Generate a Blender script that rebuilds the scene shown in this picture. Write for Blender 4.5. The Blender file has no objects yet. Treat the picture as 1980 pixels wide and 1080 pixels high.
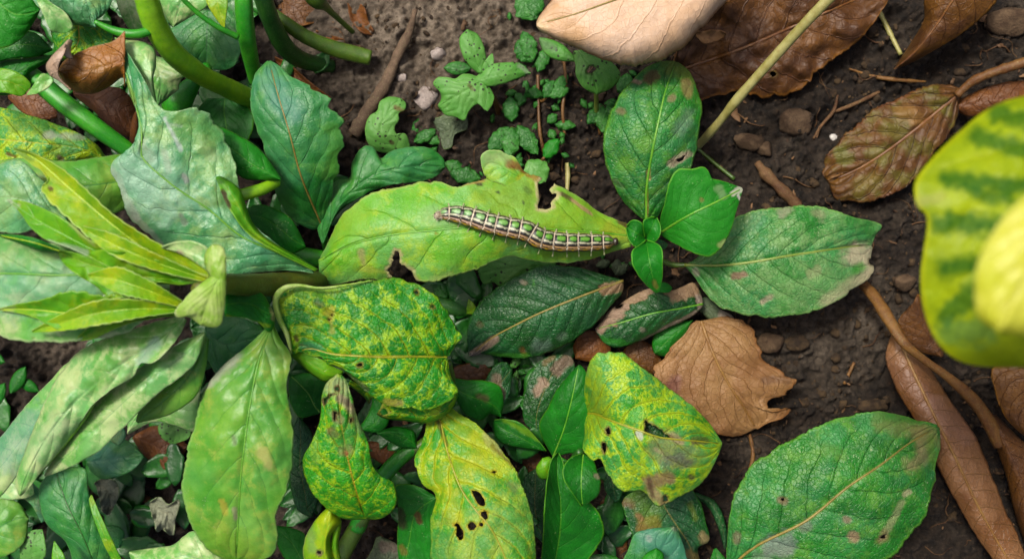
import bpy, math, random
import numpy as np
from mathutils import Vector

random.seed(7)
rng = np.random.default_rng(7)
sc = bpy.context.scene
col = sc.collection

# ------------------------------------------------------------------ camera, sky, sun, exposure
K = 0.00014            # metres covered by one photo pixel on the soil
D = 2123.0             # camera height in the same pixels (about 0.30 m)
cam = bpy.data.cameras.new('camera')
cam.sensor_width = 36.0
cam.lens = 18.0 * D / 990.0
cam.clip_start = 0.005
cam.clip_end = 50.0
cam.dof.use_dof = True
cam.dof.focus_distance = (D - 190) * K
cam.dof.aperture_fstop = 19.0
cam_ob = bpy.data.objects.new('camera', cam)
col.objects.link(cam_ob)
cam_ob.location = (0, 0, D * K)
sc.camera = cam_ob

SUN_DIR = Vector((-0.50, 0.50, 1.45)).normalized()
SUN_EL = math.asin(SUN_DIR.z)
SUN_ROT = math.atan2(SUN_DIR.x, SUN_DIR.y)
world = bpy.data.worlds.new('World')
sc.world = world
world.use_nodes = True
wn = world.node_tree.nodes
wl = world.node_tree.links
bg = wn['Background']
sky = wn.new('ShaderNodeTexSky')
sky.sky_type = 'NISHITA'
sky.sun_disc = False
sky.sun_elevation = SUN_EL
sky.sun_rotation = SUN_ROT
sky.air_density = 0.6
sky.dust_density = 7.0
sky.ozone_density = 0.5
wl.new(sky.outputs[0], bg.inputs[0])
bg.inputs[1].default_value = 0.058
sun = bpy.data.lights.new('sun', 'SUN')
sun.energy = 1.5
sun.angle = math.radians(11)
sun.color = (1.0, 0.95, 0.86)
sun_ob = bpy.data.objects.new('sun', sun)
col.objects.link(sun_ob)
sun_ob.rotation_euler = (-SUN_DIR).to_track_quat('-Z', 'Y').to_euler()
sun_ob.location = SUN_DIR * 2
sc.view_settings.view_transform = 'Standard'
sc.view_settings.look = 'None'
sc.view_settings.gamma = 1.0
sc.view_settings.exposure = 1.74
sc.view_settings.use_curve_mapping = False
sc.render.engine = 'CYCLES'
sc.cycles.max_bounces = 6
sc.cycles.diffuse_bounces = 3
sc.cycles.glossy_bounces = 2
sc.cycles.transmission_bounces = 4
sc.cycles.use_denoising = True

# ------------------------------------------------------------------ numpy helpers
def h2(ix, iy, seed):
    n = (ix.astype(np.int64) * 374761393 + iy.astype(np.int64) * 668265263 + seed * 1442695041) & 0x7fffffff
    n = ((n ^ (n >> 13)) * 1274126177) & 0x7fffffff
    n = (n ^ (n >> 16))
    return (n & 0xffff) / 65535.0

def vnoise(x, y, seed=0):
    x = np.asarray(x, float); y = np.asarray(y, float)
    ix = np.floor(x); iy = np.floor(y)
    fx = x - ix; fy = y - iy
    fx = fx * fx * fx * (fx * (fx * 6 - 15) + 10); fy = fy * fy * fy * (fy * (fy * 6 - 15) + 10)
    a = h2(ix, iy, seed); b = h2(ix + 1, iy, seed); c = h2(ix, iy + 1, seed); d = h2(ix + 1, iy + 1, seed)
    return (a * (1 - fx) + b * fx) * (1 - fy) + (c * (1 - fx) + d * fx) * fy

def fbm(x, y, seed=0, oct=4, gain=0.5):
    s = 0; a = 1.0; t = 0
    for k in range(oct):
        s = s + a * vnoise(x * 2 ** k + 13.7 * k, y * 2 ** k - 7.1 * k, seed + k); t += a; a *= gain
    return s / t

def sstep(a, b, x):
    t = np.clip((x - a) / (b - a), 0, 1)
    return t * t * (3 - 2 * t)

def cr_curve(pts, T):
    """centripetal Catmull-Rom through pts, sampled at arclength fractions T"""
    p = np.asarray(pts, float)
    if len(p) == 1:
        return np.repeat(p, len(T), 0)
    if len(p) == 2:
        return p[0] + (p[1] - p[0]) * np.asarray(T)[:, None]
    p = np.vstack([2 * p[0] - p[1], p, 2 * p[-1] - p[-2]])
    out = []
    for i in range(1, len(p) - 2):
        P0, P1, P2, P3 = p[i - 1:i + 3]
        t0 = 0; t1 = t0 + max(np.linalg.norm(P1 - P0), 1e-6) ** .5
        t2 = t1 + max(np.linalg.norm(P2 - P1), 1e-6) ** .5; t3 = t2 + max(np.linalg.norm(P3 - P2), 1e-6) ** .5
        t = np.linspace(t1, t2, 16, endpoint=(i == len(p) - 3))[:, None]
        A1 = (t1 - t) / (t1 - t0) * P0 + (t - t0) / (t1 - t0) * P1
        A2 = (t2 - t) / (t2 - t1) * P1 + (t - t1) / (t2 - t1) * P2
        A3 = (t3 - t) / (t3 - t2) * P2 + (t - t2) / (t3 - t2) * P3
        B1 = (t2 - t) / (t2 - t0) * A1 + (t - t0) / (t2 - t0) * A2
        B2 = (t3 - t) / (t3 - t1) * A2 + (t - t1) / (t3 - t1) * A3
        out.append((t2 - t) / (t2 - t1) * B1 + (t - t1) / (t2 - t1) * B2)
    q = np.vstack(out)
    d = np.r_[0, np.cumsum(np.linalg.norm(np.diff(q, axis=0), axis=1))]
    d /= max(d[-1], 1e-9)
    return np.stack([np.interp(T, d, q[:, k]) for k in range(q.shape[1])], 1)

def prof(vals, T):
    """smooth profile through evenly spaced values"""
    v = np.atleast_1d(np.asarray(vals, float))
    if len(v) == 1:
        return np.full(len(T), v[0])
    x = np.linspace(0, 1, len(v))
    if len(v) == 2:
        return np.interp(T, x, v)
    p = cr_curve(np.stack([x * 400, v], 1), np.linspace(0, 1, 200))
    return np.interp(T, p[:, 0] / 400, p[:, 1])

def W(x, y, z):
    """point seen at photo pixel (x, y) standing z pixels above the soil -> metres"""
    f = K * (D - np.asarray(z, float)) / D
    return np.stack([(np.asarray(x, float) - 990) * f, (540 - np.asarray(y, float)) * f, np.asarray(z, float) * K], -1)

def seg_dist(P, poly):
    """distance of points to a closed polygon's outline, and nearest outline point"""
    best = np.full(len(P), 1e9); near = np.zeros_like(P)
    n = len(poly)
    for i in range(n):
        a = poly[i]; b = poly[(i + 1) % n]
        ab = b - a
        t = np.clip(((P - a) @ ab) / max(ab @ ab, 1e-9), 0, 1)
        q = a + t[:, None] * ab
        d = np.linalg.norm(P - q, axis=1)
        m = d < best
        best[m] = d[m]; near[m] = q[m]
    return best, near

def ragged(poly, seed):
    """outline of a bite with small irregular teeth"""
    poly = np.asarray(poly, float); out = []
    n = len(poly)
    for i in range(n):
        a, b = poly[i], poly[(i + 1) % n]
        m = max(1, int(np.linalg.norm(b - a) / 4))
        for k in range(m):
            out.append(a + (b - a) * k / m)
    out = np.array(out); s = np.arange(len(out))
    size = min(np.ptp(out[:, 0]), np.ptp(out[:, 1]))
    amp = min(3.2, size * .22)
    return out + amp * np.stack([fbm(s / 1.7, s * 0 + 2.2, seed, 2) - .5, fbm(s / 1.7, s * 0 + 8.2, seed + 1, 2) - .5], 1) * 2

def inside(P, poly):
    r = np.zeros(len(P), bool)
    n = len(poly)
    x, y = P[:, 0], P[:, 1]
    for i in range(n):
        x0, y0 = poly[i]; x1, y1 = poly[(i + 1) % n]
        c = ((y0 > y) != (y1 > y)) & (x < (x1 - x0) * (y - y0) / ((y1 - y0) if y1 != y0 else 1e-9) + x0)
        r ^= c
    return r

def blob(x, y, rx, ry=None, ang=0, n=14, jit=.18):
    ry = ry or rx
    a = np.linspace(0, 2 * np.pi, n, endpoint=False)
    r = 1 + jit * (rng.random(n) - .5) * 2
    px = rx * np.cos(a) * r; py = ry * np.sin(a) * r
    c, s = math.cos(ang), math.sin(ang)
    return [(x + c * u - s * v, y + s * u + c * v) for u, v in zip(px, py)]

# ------------------------------------------------------------------ objects
def srgb(h, f=1.0):
    h = h.lstrip('#')
    o = []
    for i in (0, 2, 4):
        c = int(h[i:i + 2], 16) / 255
        c = c / 12.92 if c <= .04045 else ((c + .055) / 1.055) ** 2.4
        o.append(c * f)
    return tuple(o)

F = 0.44       # daylight on an upward face is about 1/F after exposure
def C(h, sat=1.26):
    c = srgb(h, F)
    l = .3 * c[0] + .6 * c[1] + .1 * c[2]
    return tuple(max(.004, l + sat * (v - l)) for v in c)

def mk_obj(name, V, faces, mat, parent=None, origin=None, uv=None, uv2=None, pc=None, smooth=True, solid=0.0):
    V = np.asarray(V, float)
    o = np.asarray(origin if origin is not None else V[0], float)
    me = bpy.data.meshes.new(name)
    fa = np.asarray(faces)
    nv = fa.shape[1]
    me.vertices.add(len(V)); me.vertices.foreach_set('co', (V - o).ravel())
    me.loops.add(fa.size); me.loops.foreach_set('vertex_index', fa.ravel().astype(np.int32))
    me.polygons.add(len(fa))
    me.polygons.foreach_set('loop_start', np.arange(0, fa.size, nv, dtype=np.int32))
    me.polygons.foreach_set('use_smooth', np.full(len(fa), smooth))
    for nm, u in (('UVMap', uv), ('VeinMap', uv2)):
        if u is not None:
            l = me.uv_layers.new(name=nm)
            l.data.foreach_set('uv', np.asarray(u, np.float32).ravel())
    if pc is not None:
        a = me.attributes.new('patch', 'FLOAT_COLOR', 'POINT')
        a.data.foreach_set('color', np.asarray(pc, np.float32).ravel())
    me.update(calc_edges=True); me.validate()
    if mat:
        me.materials.append(mat)
    ob = bpy.data.objects.new(name, me)
    col.objects.link(ob)
    if parent is not None:
        ob.parent = parent
        ob.location = o - np.array(parent_world(parent))
    else:
        ob.location = o
    if solid:
        m = ob.modifiers.new('thickness', 'SOLIDIFY'); m.thickness = solid; m.offset = -1
    return ob

def parent_world(p):
    v = Vector(p.location)
    while p.parent is not None:
        p = p.parent; v = v + Vector(p.location)
    return v

def tag(o, label=None, cat=None, group=None, kind=None):
    if label: o['label'] = label
    if cat: o['category'] = cat
    if group: o['group'] = group
    if kind: o['kind'] = kind
    return o

def thing(name, x, y, z, label, cat, group=None):
    o = bpy.data.objects.new(name, None)
    col.objects.link(o)
    o.empty_display_size = .01
    o.location = W(x, y, z)
    return tag(o, label, cat, group)

def grid_faces(nr, nc):
    i = np.arange(nr - 1)[:, None] * nc + np.arange(nc - 1)[None]
    i = i.ravel()
    return np.stack([i, i + 1, i + nc + 1, i + nc], 1)

def tube(name, pts, mat, parent=None, seg=12, flat=1.0, n=None, lump=0.0, cap=True, rib=0.0):
    """swept stem through (x, y, z, r); r in photo pixels at that depth"""
    p = np.asarray(pts, float)
    L = np.sum(np.linalg.norm(np.diff(p[:, :3], axis=0), axis=1))
    n = n or int(max(6, L / 5))
    T = np.linspace(0, 1, n)
    q = cr_curve(p, T)
    c = W(q[:, 0], q[:, 1], q[:, 2])
    r = q[:, 3] * K * (D - q[:, 2]) / D
    if lump:
        r = r * (1 + lump * (fbm(T * L / (14 if L < 300 and not rib else 55), T * 0 + p[0, 0], int(p[0, 1]) & 63, 3) - .5) * 2)
    if cap:
        c = np.vstack([c[0], c, c[-1]]); r = np.r_[r[0] * .05, r, r[-1] * .05]
    tg = np.gradient(c, axis=0)
    tg[0] = tg[1]; tg[-1] = tg[-2]
    tg /= np.maximum(np.linalg.norm(tg, axis=1), 1e-12)[:, None]
    up = np.array([0.0, 0.0, 1.0])
    side = np.cross(tg, up)
    bad = np.linalg.norm(side, axis=1) < .15
    side[bad] = np.cross(tg[bad], np.array([1.0, .2, 0]))
    side /= np.linalg.norm(side, axis=1)[:, None]
    nor = np.cross(side, tg)
    a = np.linspace(0, 2 * np.pi, seg, endpoint=False)
    rr = 1 + rib * np.cos(a * 5)
    V = (c[:, None] + r[:, None, None] * ((np.cos(a) * rr)[None, :, None] * side[:, None] + flat * (np.sin(a) * rr)[None, :, None] * nor[:, None]))
    V = V.reshape(-1, 3)
    m = len(c)
    i = np.arange(m - 1)[:, None] * seg + np.arange(seg)[None]
    j = np.arange(m - 1)[:, None] * seg + (np.arange(seg)[None] + 1) % seg
    Fq = np.stack([i, i + seg, j + seg, j], -1).reshape(-1, 4)
    return mk_obj(name, V, Fq, mat, parent, origin=c[0])

SP = 3.6
LEAFDATA = {}
def leaf(parent, name, L, R, M=None, z=(100,), zl=(0,), zr=(0,), pw=2.0, mat=None, patches=(), holes=(), veins=6, slant=.45,
         ripple=(0, 5), pucker=2.5, lump=5.0, mid=None, serr=(0, 0), serr_side='both', jit=.015, rim='#6d5a30', rimr=4, sp=None, key=None, thick=1.7, extra=None):
    """a leaf blade: left edge, right edge and midrib run from base to tip in photo pixels, z profiles in the same units"""
    sp = sp or SP
    L = np.asarray(L, float); R = np.asarray(R, float)
    if M is None:
        t = np.linspace(0, 1, 9)
        M = (cr_curve(L, t) + cr_curve(R, t)) / 2
    M = np.asarray(M, float)
    lm = np.sum(np.linalg.norm(np.diff(M, axis=0), axis=1))
    ll = max(lm, .8 * np.sum(np.linalg.norm(np.diff(L, axis=0), axis=1)), .8 * np.sum(np.linalg.norm(np.diff(R, axis=0), axis=1)))
    nt = int(max(10, ll / sp))
    T = np.linspace(.004, .996, nt)
    Lc, Mc, Rc = cr_curve(L, T), cr_curve(M, T), cr_curve(R, T)
    wl_ = np.linalg.norm(Lc - Mc, axis=1).max(); wr_ = np.linalg.norm(Rc - Mc, axis=1).max()
    ns = int(max(5, max(wl_, wr_) / sp))
    slant = slant * 2.0 * max(wl_, wr_) / max(lm, 1)
    pucker = pucker * .72; lump = lump * .95
    seed = int(abs(M[0, 0] * 3 + M[0, 1] * 7)) % 997
    S = np.linspace(-1, 1, 2 * ns + 1)
    fl = 1 + jit * 3.2 * (fbm(T * ll / 16, T * 0 + 3.3, seed, 4, .7) - .5) * 2
    fr = 1 + jit * 3.2 * (fbm(T * ll / 16, T * 0 + 9.3, seed + 1, 4, .7) - .5) * 2
    if serr[0]:
        saw = 1 - ((T * serr[1]) % 1.0)
        saw = np.minimum(saw, (1 - saw) * 4) * np.sin(np.pi * np.clip(T * 1.02, 0, 1)) ** .3
        if serr_side in ('both', 'L'): fl = fl - serr[0] + serr[0] * 2 * saw
        if serr_side in ('both', 'R'): fr = fr - serr[0] + serr[0] * 2 * saw
    E = np.where((S < 0)[None, :, None], (Mc + (Lc - Mc) * fl[:, None])[:, None], (Mc + (Rc - Mc) * fr[:, None])[:, None])
    aS = np.abs(S)
    P = Mc[:, None] + aS[None, :, None] * (E - Mc[:, None])
    w = np.linalg.norm(E - Mc[:, None], axis=2)
    tt = np.repeat(T[:, None], len(S), 1); ss = np.repeat(S[None], nt, 0); a2 = np.abs(ss)
    zM = prof(z, T)[:, None]
    zE = np.where(ss < 0, prof(zl, T)[:, None], prof(zr, T)[:, None])
    Z = zM + zE * a2 ** pw
    wob = (fbm(P[..., 0] / 40, P[..., 1] / 40, seed + 5, 3) - .5) * .28
    p = veins * (tt - slant * a2 ** 1.25) + np.where(ss > 0, .43, .05) + wob
    fade = sstep(0, .12, a2) * (1 - a2 ** 6) * np.clip(w / 30, 0, 1)
    Z = Z + pucker * (np.abs(np.sin(np.pi * p)) ** .55 - .6) * fade
    Z = Z - pucker * .7 * (1 - sstep(0, .1, a2)) * np.clip(w / 30, 0, 1)
    if ripple[0]:
        Z = Z + ripple[0] * np.sin(2 * np.pi * ripple[1] * tt + np.where(ss < 0, 0.8, 2.9) + 2 * fbm(tt * 3, ss * 0, seed, 2)) * a2 ** 3
    Z = Z + lump * 2 * (fbm(P[..., 0] / 55, P[..., 1] / 55, seed + 9, 3) - .5)
    Z = Z + min(lump, 3) * .55 * (fbm(P[..., 0] / 13, P[..., 1] / 13, seed + 19, 2) - .5)
    if extra is not None:
        Z = Z + extra(P[..., 0], P[..., 1])
    P = P.reshape(-1, 2); Z = Z.ravel()
    nc = len(S)
    faces = grid_faces(nt, nc)
    rimm = np.zeros(len(P))
    hp = [ragged(h, seed + 11 * k) for k, h in enumerate(holes)]
    keep = np.ones(len(faces), bool)
    for h in hp:
        fc = P[faces].mean(1)
        drop = inside(fc, h) & keep
        keep &= ~drop
        bv = np.intersect1d(np.unique(faces[drop].ravel()), np.unique(faces[keep].ravel()))
        d, near = seg_dist(P, h)
        if len(bv):
            ok = bv[d[bv] < sp * 1.6]
            P[ok] = near[ok]
        jag = (fbm(P[:, 0] / 6, P[:, 1] / 6, seed + 3, 2) - .5) * rimr * .9
        rimm = np.maximum(rimm, sstep(rimr, rimr * .35, d + jag))
    # patches of other colour
    Cc = np.zeros((len(P), 3)); A = np.zeros(len(P))
    def over(colr, m):
        nonlocal Cc, A
        An = m + A * (1 - m)
        Cc = (np.asarray(colr)[None] * m[:, None] + Cc * (A * (1 - m))[:, None]) / np.maximum(An, 1e-6)[:, None]
        A = An
    nz = fbm(P[:, 0] / 14, P[:, 1] / 14, seed + 31, 4) - .5
    for pt in patches:
        x1, y1, x2, y2, r, c_, st, so = pt
        a = np.array([x1, y1], float); b = np.array([x2, y2], float); ab = b - a
        t = np.clip(((P - a) @ ab) / max(ab @ ab, 1e-9), 0, 1)
        d = np.linalg.norm(P - a - t[:, None] * ab, axis=1)
        d = d / r + nz * 1.5
        over(C(c_), st * (1 - sstep(1 - so, 1 + so, d)))
    if len(hp):
        over(C(rim), rimm * .9)
    V = W(P[:, 0], P[:, 1], Z)
    uvv = np.stack([tt.ravel(), ss.ravel()], 1)
    faces_k = faces[keep]
    uv = uvv[faces_k]
    colidx = np.repeat(np.arange(nc - 1)[None], nt - 1, 0).ravel()[keep]
    side = np.where(S[colidx] + S[1] * 0 < -1e-9, .05, .43)
    pv = (veins * (tt - slant * a2 ** 1.25) + wob).ravel()
    up = np.stack([pv[faces_k] + side[:, None], np.zeros(faces_k.shape)], -1)
    o = W(M[0, 0], M[0, 1], float(np.atleast_1d(z)[0]))
    # photo y runs down: flip winding so the upper side faces up where it needs to
    v0 = V[faces_k[len(faces_k) // 2]]
    nrm = np.cross(v0[1] - v0[0], v0[3] - v0[0])
    if nrm[2] < 0:
        faces_k = faces_k[:, ::-1]; uv = uv[:, ::-1]; up = up[:, ::-1]
    ob = mk_obj(name, V, faces_k, mat, parent, origin=o, uv=uv, uv2=up, pc=np.c_[Cc, A], solid=thick * K)
    if mid:
        r0, r1, mm = mid
        i0, i1 = int(nt * .0), int(nt * .97)
        idx = np.arange(i0, i1, max(1, (i1 - i0) // 24))
        zz = Z.reshape(nt, nc)[idx, ns]
        rr = r0 + (r1 - r0) * np.linspace(0, 1, len(idx))
        pp = P.reshape(nt, nc, 2)[idx, ns]
        tube('midrib', np.c_[pp, zz + rr * .05, rr], mm, ob, seg=8, n=len(idx) * 2)
    if key:
        LEAFDATA[key] = (P, Z)
    return ob

def oval(parent, name, x, y, ln, wd, ang, z, mat, tilt=0, **kw):
    """small simple leaf: base at (x, y), pointing along ang (degrees, photo sense)"""
    a = math.radians(ang); d = np.array([math.cos(a), math.sin(a)]); n = np.array([-d[1], d[0]])
    b = np.array([x, y], float)
    pr = kw.pop('shape', [(.0, .06), (.12, .55), (.35, .95), (.6, 1.0), (.85, .62), (1, 0)])
    L = [b + d * ln * u - n * wd / 2 * v for u, v in pr]
    R = [b + d * ln * u + n * wd / 2 * v for u, v in pr]
    Mm = [b, b + d * ln * .5, b + d * ln]
    kw.setdefault('lump', 3); kw.setdefault('pucker', 1.2); kw.setdefault('veins', 4)
    return leaf(parent, name, L, R, Mm, z=(z - tilt, z, z + tilt * .6 - 4), mat=mat, zl=kw.pop('zl', (-4,)), zr=kw.pop('zr', (-4,)), **kw)

# ------------------------------------------------------------------ materials
class N:
    def __init__(self, name):
        self.m = bpy.data.materials.new(name); self.m.use_nodes = True
        self.t = self.m.node_tree; self.t.nodes.clear()
    def n(self, typ, **kw):
        o = self.t.nodes.new(typ)
        for k, v in kw.items():
            setattr(o, k, v)
        return o
    def l(self, a, b):
        self.t.links.new(a, b)
    def val(self, sock, v):
        if hasattr(v, 'is_linked') or isinstance(v, bpy.types.NodeSocket):
            self.l(v, sock)
        else:
            sock.default_value = v
    def math(self, op, a, b=0.0, c=None, clamp=False):
        o = self.n('ShaderNodeMath', operation=op, use_clamp=clamp)
        self.val(o.inputs[0], a); self.val(o.inputs[1], b)
        if c is not None: self.val(o.inputs[2], c)
        return o.outputs[0]
    def ramp(self, v, a, b, c=0.0, d=1.0):
        o = self.n('ShaderNodeMapRange', interpolation_type='SMOOTHSTEP')
        self.val(o.inputs[0], v); self.val(o.inputs[1], a); self.val(o.inputs[2], b); self.val(o.inputs[3], c); self.val(o.inputs[4], d)
        return o.outputs[0]
    def mix(self, f, a, b, blend='MIX'):
        o = self.n('ShaderNodeMix', data_type='RGBA', blend_type=blend)
        self.val(o.inputs[0], f)
        self.val(o.inputs[6], a if isinstance(a, bpy.types.NodeSocket) else (*a, 1))
        self.val(o.inputs[7], b if isinstance(b, bpy.types.NodeSocket) else (*b, 1))
        return o.outputs[2]
    def noise(self, vec, scale, detail=4, rough=.55, dist=0.0):
        o = self.n('ShaderNodeTexNoise'); self.l(vec, o.inputs['Vector'])
        o.inputs['Scale'].default_value = scale; o.inputs['Detail'].default_value = detail
        o.inputs['Roughness'].default_value = rough; o.inputs['Distortion'].default_value = dist
        return o.outputs[0]
    def voro(self, vec, scale, feature='F1', rand=1.0):
        o = self.n('ShaderNodeTexVoronoi', feature=feature); self.l(vec, o.inputs['Vector'])
        o.inputs['Scale'].default_value = scale; o.inputs['Randomness'].default_value = rand
        return o
    def coords(self):
        """object coordinates in units of 100 photo pixels, shifted per object so that no two leaves share a pattern"""
        tc = self.n('ShaderNodeTexCoord'); oi = self.n('ShaderNodeObjectInfo')
        mp = self.n('ShaderNodeVectorMath', operation='SCALE'); self.l(tc.outputs['Object'], mp.inputs[0]); mp.inputs[3].default_value = 1 / (100 * K)
        sh = self.n('ShaderNodeVectorMath', operation='ADD'); self.l(mp.outputs[0], sh.inputs[0])
        rs = self.math('MULTIPLY', oi.outputs['Random'], 57.0)
        cb = self.n('ShaderNodeCombineXYZ'); self.l(rs, cb.inputs[0]); self.l(rs, cb.inputs[1])
        self.l(cb.outputs[0], sh.inputs[1])
        return sh.outputs[0]
    def finish(self, base, rough, height=None, bdist=.0005, bstr=.6, trans=0.0, tcol=None, spec=.5, coat=0.0):
        pr = self.n('ShaderNodeBsdfPrincipled')
        self.l(base, pr.inputs['Base Color'])
        self.val(pr.inputs['Roughness'], rough)
        self.val(pr.inputs['Specular IOR Level'], spec)
        if coat:
            pr.inputs['Coat Weight'].default_value = coat; pr.inputs['Coat Roughness'].default_value = .25
        nb = None
        if height is not None:
            b = self.n('ShaderNodeBump'); b.inputs['Strength'].default_value = bstr; b.inputs['Distance'].default_value = bdist
            self.l(height, b.inputs['Height']); self.l(b.outputs[0], pr.inputs['Normal'])
        out = self.n('ShaderNodeOutputMaterial')
        if trans:
            tr = self.n('ShaderNodeBsdfTranslucent'); self.l(tcol if tcol is not None else base, tr.inputs[0])
            mx = self.n('ShaderNodeMixShader'); mx.inputs[0].default_value = trans
            self.l(pr.outputs[0], mx.inputs[1]); self.l(tr.outputs[0], mx.inputs[2]); self.l(mx.outputs[0], out.inputs[0])
        else:
            self.l(pr.outputs[0], out.inputs[0])
        return self.m

def leaf_mat(name, dark, light, yellow='#b8cc28', ymot=0.0, yscale=3.2, net=0.0, vein='#8fb85a', veinamt=.35, midcol=None, edge=.5, edgecol='#a8cc80',
             rough=.42, spec=.5, trans=.22, speck=.25, bump=.55, bscale=1.4, speckcol='#c8d8b0', dots=0.0, fine=.5, cell=7.0, blue=None, sheenamt=0.0, ysoft=.06, emb=1.0, vw=.15):
    n = N(name)
    co = n.coords()
    uv = n.n('ShaderNodeUVMap', uv_map='UVMap'); vm = n.n('ShaderNodeUVMap', uv_map='VeinMap')
    su = n.n('ShaderNodeSeparateXYZ'); n.l(uv.outputs[0], su.inputs[0])
    sv = n.n('ShaderNodeSeparateXYZ'); n.l(vm.outputs[0], sv.inputs[0])
    aS = n.math('ABSOLUTE', su.outputs[1])
    n1 = n.noise(co, bscale, 6, .62)
    n2 = n.noise(co, yscale, 7, .68, .25)
    n3 = n.noise(co, 22, 3, .6)
    n4 = n.noise(co, 60, 2, .5)
    fr = n.math('FRACT', sv.outputs[0])
    dv = n.math('SUBTRACT', .5, n.math('ABSOLUTE', n.math('SUBTRACT', fr, .5)))
    wv = n.math('MULTIPLY_ADD', aS, -.03, .05)
    vmask = n.math('MULTIPLY', n.ramp(dv, 0.0, wv, 1.0, 0.0), n.ramp(aS, .6, .95, 1.0, 0.0))
    vwide = n.math('MULTIPLY', n.ramp(dv, 0.0, .2, 1.0, 0.0), n.ramp(aS, .6, .97, 1.0, 0.0))
    mmask = n.ramp(aS, .004, .035, 1.0, 0.0)
    wc = n.n('ShaderNodeMix', data_type='VECTOR'); wc.inputs[0].default_value = .10
    nc = n.n('ShaderNodeTexNoise'); n.l(co, nc.inputs['Vector']); nc.inputs['Scale'].default_value = 5
    n.l(co, wc.inputs[4]); n.l(nc.outputs[1], wc.inputs[5])
    vo = n.voro(wc.outputs[1], cell, 'DISTANCE_TO_EDGE').outputs['Distance']
    ret = n.ramp(vo, .0, .09, 1.0, 0.0)
    base = n.mix(n.ramp(n1, .33, .67), C(dark), C(light))
    n5 = n.noise(co, 8, 4, .7)
    base = n.mix(n.math('MULTIPLY', n.ramp(n5, .34, .66), .32 * fine), base, C(dark))
    base = n.mix(n.math('MULTIPLY', n.ramp(n3, .38, .66), .45 * fine), base, C(dark))
    base = n.mix(n.math('MULTIPLY', n.ramp(n4, .5, .72), .5 * fine), base, n.mix(.22, C(light), C(speckcol)))
    if blue:
        base = n.mix(n.math('MULTIPLY', n.ramp(n.noise(co, .9, 4, .6), .4, .62), sheenamt), base, C(blue))  # bluish sky sheen painted into the leaf colour in broad blotches
    if ymot:
        v = n.math('MULTIPLY_ADD', ret, .10 * net, n2)
        v = n.math('MULTIPLY_ADD', vwide, vw, v)
        v = n.math('MULTIPLY_ADD', n3, .16, v)
        thr = .80 - .36 * ymot
        base = n.mix(n.math('MULTIPLY', n.ramp(v, thr - ysoft, thr + ysoft), .92), base, C(yellow))
    base = n.mix(n.math('MULTIPLY', vmask, veinamt), base, C(vein))
    ret2 = n.ramp(n.voro(wc.outputs[1], 13, 'DISTANCE_TO_EDGE').outputs['Distance'], .0, .12, 1.0, 0.0)
    base = n.mix(n.math('MULTIPLY', ret, veinamt * .16), base, C(vein))
    base = n.mix(n.math('MULTIPLY', ret2, .22 * emb), base, C(dark))
    base = n.mix(n.math('MULTIPLY', mmask, min(1, veinamt + .35)), base, C(midcol or vein))
    if edge:
        base = n.mix(n.math('MULTIPLY', n.ramp(n.math('MULTIPLY_ADD', n3, .04, aS), .965, 1.0), edge), base, C(edgecol))
    if speck:
        vs = n.voro(co, 16, 'F1')
        sz = n.math('MULTIPLY', n.ramp(n.noise(co, 2.4, 3), .34, .68), .24)
        sm = n.math('LESS_THAN', n.math('MULTIPLY_ADD', n4, .12, vs.outputs['Distance']), sz)
        base = n.mix(n.math('MULTIPLY', sm, min(1, speck * 1.5)), base, C(speckcol))
        vb = n.voro(co, 3.2, 'F1')
        bm_ = n.ramp(n.math('MULTIPLY_ADD', n3, .16, vb.outputs['Distance']), .10, .17, 1, 0)
        vc = n.n('ShaderNodeSeparateColor'); n.l(vb.outputs['Color'], vc.inputs[0])
        bm_ = n.math('MULTIPLY', bm_, n.math('LESS_THAN', vc.outputs[0], .2))
        base = n.mix(n.math('MULTIPLY', bm_, min(.8, speck * 1.4)), base, n.mix(vc.outputs[1], C('#8c8c50'), C('#bccc98')))
    if dots:
        vd = n.voro(co, 11, 'F1')
        sz = n.math('MULTIPLY', n.ramp(n.noise(co, 3, 2), .3, .66), .34)
        dm = n.math('LESS_THAN', n.math('MULTIPLY_ADD', n3, .1, vd.outputs['Distance']), sz)
        base = n.mix(n.math('MULTIPLY', dm, dots), base, C('#2c2a16'))
    at = n.n('ShaderNodeAttribute', attribute_name='patch')
    pf = n.math('MULTIPLY_ADD', n3, .5, n.math('SUBTRACT', at.outputs['Alpha'], .25), clamp=True)
    pf = n.math('MULTIPLY', pf, n.ramp(at.outputs['Alpha'], 0, .1))
    pcol = n.mix(n.math('MULTIPLY', n.ramp(n3, .35, .65), .35), at.outputs['Color'], n.mix(1.0, at.outputs['Color'], (.55, .5, .42), 'MULTIPLY'))
    base = n.mix(pf, base, pcol)
    h = n.math('MULTIPLY_ADD', vmask, -.55, n.math('MULTIPLY', n3, .45))
    h = n.math('MULTIPLY_ADD', n.ramp(vo, 0, .3), .14 * emb, h)
    h = n.math('MULTIPLY_ADD', ret2, -.35 * emb, h)
    h = n.math('MULTIPLY_ADD', n5, .5 * emb, h)
    h = n.math('MULTIPLY_ADD', n4, .22, h)
    h = n.math('MULTIPLY_ADD', pf, -.5, h)
    ro = n.math('MULTIPLY_ADD', n3, .22, rough - .11)
    ro = n.math('MULTIPLY_ADD', pf, .25, ro, clamp=True)
    tc = n.mix(1.0, base, (1.5, 1.35, .5), 'MULTIPLY')
    return n.finish(base, ro, h, .00042, min(1, bump * 1.15), trans, tc, spec * .66)

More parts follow.
